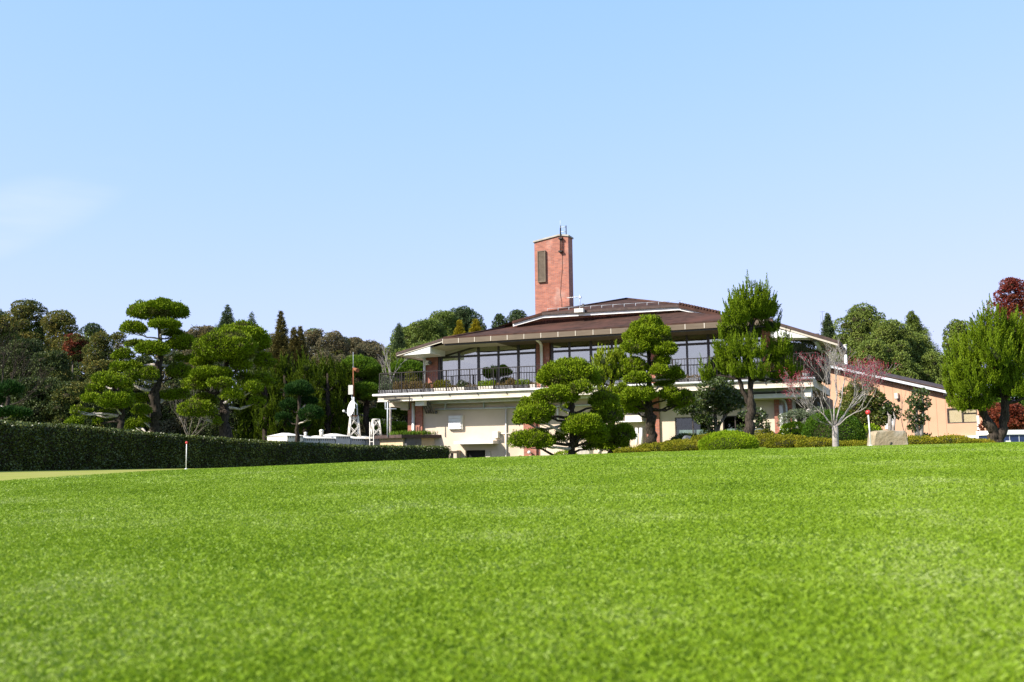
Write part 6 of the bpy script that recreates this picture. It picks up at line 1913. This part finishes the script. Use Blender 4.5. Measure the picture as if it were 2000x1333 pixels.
def flagstick(label, pt, pb, Y, r_=.011, kr=.035):
    top = P(*pt, Y); bot = P(*pb, Y); gz = g1(bot[0], bot[1]); base = np.array([bot[0], bot[1], gz])
    o = empty('putting_flagstick', tuple(base), label, 'flagstick', 'putting practice flagsticks')
    t = top - base; d = t - (bot - base); foot = (bot - base) + 0
    q = MB(); foot[2] = -.02; q.tube([tuple(foot), tuple(t)], r_, 'white', 8); q.build('stick', o)
    q = MB(); q.ball(tuple(t), kr, 'redpaint', 16, 10); q.build('knob', o)
    q = MB(); q.tube([(foot[0], foot[1], .0), (foot[0], foot[1], .03)], [.05, .035], 'white', 12); q.build('cup_plug', o)
flagstick('white stick with a red knob on the pale putting green before the hedge', (364.5, 865), (363.5, 915), 27.5, .012, .036)
flagstick('white stick with a red knob leaning slightly beside the pale stone', (1695.5, 806), (1701, 874), 19.5, .013, .048)

# ================================================================== WATER TANK, LATTICE STANDS, HUT
def tank():
    Y = 52
    A = P(560, 862, 50); Bp = P(742, 862, 55)
    ud = np.array([Bp[0] - A[0], Bp[1] - A[1], 0]); Ln = np.linalg.norm(ud); ud /= Ln; vd = np.array([-ud[1], ud[0], 0])
    gz = -1.3; O = np.array([A[0], A[1], gz])
    o = empty('water_tank', tuple(O), 'grey blue panelled water tank with domed lids and round vents, behind the hedge', 'water tank')
    o.rotation_euler = (0, 0, math.atan2(ud[1], ud[0]))
    ztop = P(600, 856, 50.5)[2] - gz
    n = 6; wL = Ln / n
    for k in range(n):
        x0 = k * wL + .03; x1 = (k + 1) * wL - .03
        q = MB(); dz = .0 if k % 3 else .12
        q.box((x0, 0, 0), (x1, 1.6, ztop + dz), 'tank' if k else 'offwhite')
        cx_ = (x0 + x1) / 2
        q.hexa([(x0 - .04, -.06, ztop + dz), (x1 + .04, -.06, ztop + dz), (x1 + .04, 1.66, ztop + dz), (x0 - .04, 1.66, ztop + dz),
                (cx_ - .15, .7, ztop + .16 + dz), (cx_ + .15, .7, ztop + .16 + dz), (cx_ + .15, .9, ztop + .16 + dz), (cx_ - .15, .9, ztop + .16 + dz)], 'offwhite')
        for j in range(7): q.box((x0 + .06 + j * (x1 - x0 - .12) / 6 - .01, -.03, ztop + dz - .12), (x0 + .06 + j * (x1 - x0 - .12) / 6 + .01, 0, ztop + dz - .02), 'darkmetal')
        q.build('tank_module', o)
    for k in (1, 2):
        q = MB(); cx_ = (k + .5) * wL; dz = .0; r_ = .07 if k == 1 else .10
        q.tube([(cx_, .5, ztop + .1), (cx_, .5, ztop + .26 + (.12 if k == 2 else 0))], r_, 'offwhite', 10); q.ball((cx_, .5, ztop + .28 + (.12 if k == 2 else 0)), r_ * 1.25, 'offwhite', 10, 6, (1, 1, .7)); q.build('vent', o)
    return o
tank()


def lattice(label, x0, x1, top, bot, Y, extra=False):
    base = P((x0 + x1) / 2, bot, Y)
    o = empty('lattice_stand', tuple(base), label, 'lattice stand', 'white lattice stands behind the tank')
    s = m_px(Y); hb = (x1 - x0) * s / 2 * .80; ht = hb * .62; H = (bot - top) * s
    ang = R_(18); rot = lambda p: (p[0] * math.cos(ang) - p[1] * math.sin(ang), p[0] * math.sin(ang) + p[1] * math.cos(ang), p[2])
    c = [(-1, -1), (1, -1), (1, 1), (-1, 1)]
    for (a_, b_) in c:
        q = MB(); q.tube([rot((a_ * hb, b_ * hb, 0)), rot((a_ * ht, b_ * ht, H))], .035, 'offwhite', 4); q.build('leg', o)
    q = MB()
    at = lambda k, t: rot((c[k][0] * (hb + (ht - hb) * t), c[k][1] * (hb + (ht - hb) * t), H * t))
    for k in range(4):
        k2 = (k + 1) % 4
        for t0, t1 in ((0, .5), (.5, 1)):
            q.tube([at(k, t0), at(k2, t1)], .02, 'offwhite', 4); q.tube([at(k2, t0), at(k, t1)], .02, 'offwhite', 4)
    q.build('bracing', o)
    q = MB()
    for k in range(4): q.tube([at(k, 1), at((k + 1) % 4, 1)], .035, 'rust' if extra and k == 0 else 'offwhite', 4)
    q.build('top_frame', o)
    return o, base, s, H
lattice('taller white lattice stand with a rusty top bar, carrying the mast and dish', 678, 705, 813, 854, 55, True)
lattice('shorter bare white lattice stand next to the clubhouse brick corner', 722, 746, 820, 854, 57)
Ym = 55
base = P(691.5, 813, Ym)
o = empty('antenna_mast', tuple(base), "white and rusty mast with whip aerial, pale box and horn, on the taller stand", 'mast')
rel = lambda a_, b_, dy=0: P(a_, b_, Ym + dy) - base
q = MB(); q.tube([rel(691.5, 822), rel(690.8, 776)], .045, 'white', 8); q.build('lower_pole', o)
q = MB(); q.tube([rel(690.8, 776), rel(690, 720)], .034, 'rust', 8); q.build('upper_pole', o)
q = MB(); q.tube([rel(690, 722), rel(689.8, 688)], .012, 'grey', 4); q.build('whip', o)
q = MB(); a_ = rel(681, 753); c_ = rel(688, 771); q.box((a_[0], -.12, c_[2]), (c_[0] + .05, .15, a_[2]), 'offwhite'); q.build('control_box', o)
q = MB(); q.tube([rel(689.5, 719), rel(694, 722, -.1), rel(698.5, 724, -.25)], [.03, .09, .12], 'rust', 12); q.build('siren_horn', o)
q = MB(); q.tube([rel(688.5, 717.5), rel(693, 719)], .05, 'darkmetal', 8); q.build('cap', o)
q = MB(); q.tube([rel(687, 772), rel(688, 782), rel(692, 786), rel(697, 790), rel(698, 815), rel(700, 850), rel(710, 855)], .035, 'grey', 6); q.build('cable_conduit', o)
dp = rel(687, 798, -.35) + base
o = empty('satellite_dish', tuple(dp), 'white satellite dish facing left, clamped to the mast on the taller lattice stand', 'satellite dish')
n_ = np.array([-.78, -.55, .2]); n_ /= np.linalg.norm(n_)
q = MB(); xx = np.cross(n_, [0, 0, 1]); xx /= np.linalg.norm(xx); yy = np.cross(xx, n_)
Rr = 16 * m_px(Ym); rings = []
for rr_ in (0, .35, .7, 1.0):
    rings.append([tuple(xx * math.cos(a_) * Rr * rr_ * .95 + yy * math.sin(a_) * Rr * rr_ + n_ * (.10 * rr_ * rr_ - .05)) for a_ in [2 * math.pi * k / 24 for k in range(24)]])
for k in range(3):
    for j in range(24):
        j2 = (j + 1) % 24
        if k == 0: q.poly([rings[0][0], rings[1][j], rings[1][j2]], 'white')
        else: q.poly([rings[k][j], rings[k + 1][j], rings[k + 1][j2], rings[k][j2]], 'white')
q.build('reflector', o)
q = MB(); a1 = -yy * Rr * .9; a2 = n_ * .42 - yy * Rr * .55; q.tube([a1, a2], .018, 'grey', 5); q.ball(tuple(a2 + n_ * .02), .07, 'white', 8, 6); q.build('feed_arm', o)
q = MB(); q.tube([-n_ * .04, np.array([.12, .35, .05])], .05, 'grey', 6); q.build('bracket', o)

# hut with thick dark roof beside the brick corner
def hut():
    A = P(742, 870, 53); Bp = P(792, 870, 51); ud = np.array([Bp[0] - A[0], Bp[1] - A[1], 0]); Ln = np.linalg.norm(ud); ud /= Ln
    O = np.array([A[0], A[1], -1.3]); o = empty('pump_hut', tuple(O), 'low beige hut with a weedy dark roof edge, against the left brick corner', 'hut'); o.rotation_euler = (0, 0, math.atan2(ud[1], ud[0]))
    zt = P(760, 857, 52.5)[2] + 1.3
    q = MB(); q.box((0, 0, 0), (Ln - .25, 2.5, zt), 'sandstone'); q.build('wall', o)
    q = MB(); q.box((-.1, -.3, zt), (Ln + .1, 2.7, zt + .16), 'roofedge'); q.box((-1.2, -.2, zt + .02), (-.1, 2.4, zt + .12), 'concrete'); q.build('roof', o)
    q = MB(); q.box((Ln - .25, .1, 0), (Ln - .05, 1, zt), 'darkmetal'); q.build('door', o)
    q = MB(); q.tube([(-.45, -.35, 0), (-.45, -.35, zt + .9)], .025, 'offwhite', 5); q.tube([(-.05, -.35, 0), (-.05, -.35, zt + .8)], .025, 'offwhite', 5); q.tube([(-.45, -.35, zt - .15), (-.05, -.35, zt - .15)], .02, 'offwhite', 5); q.build('handrail', o)
    f = Foliage(777); n = 1500
    p = np.stack([f.r.uniform(.3, Ln - .1, n), f.r.uniform(.3, 2.6, n), np.full(n, zt + .16)], -1); f.leaves(p, f.r.normal(size=(n, 3)) * .25 + [0, 0, 1], .24, .03, 'pine'); w_ = f.build('roof_grass', o)
hut()
# end post of the hedge: small brown post with a pale cap
o, base = root_at('garden_post', 883, 46.5, 'short dark post with a brown cap at the right end of the hedge', 'post')
zt = P(883, 886, 46.5)[2] - base[2]
q = MB(); q.box((-.06, -.06, 0), (.06, .06, zt), 'bronze'); q.build('shaft', o)
q = MB(); q.box((-.14, -.12, zt), (.20, .12, zt + .11), 'fascia'); q.build('cap', o)
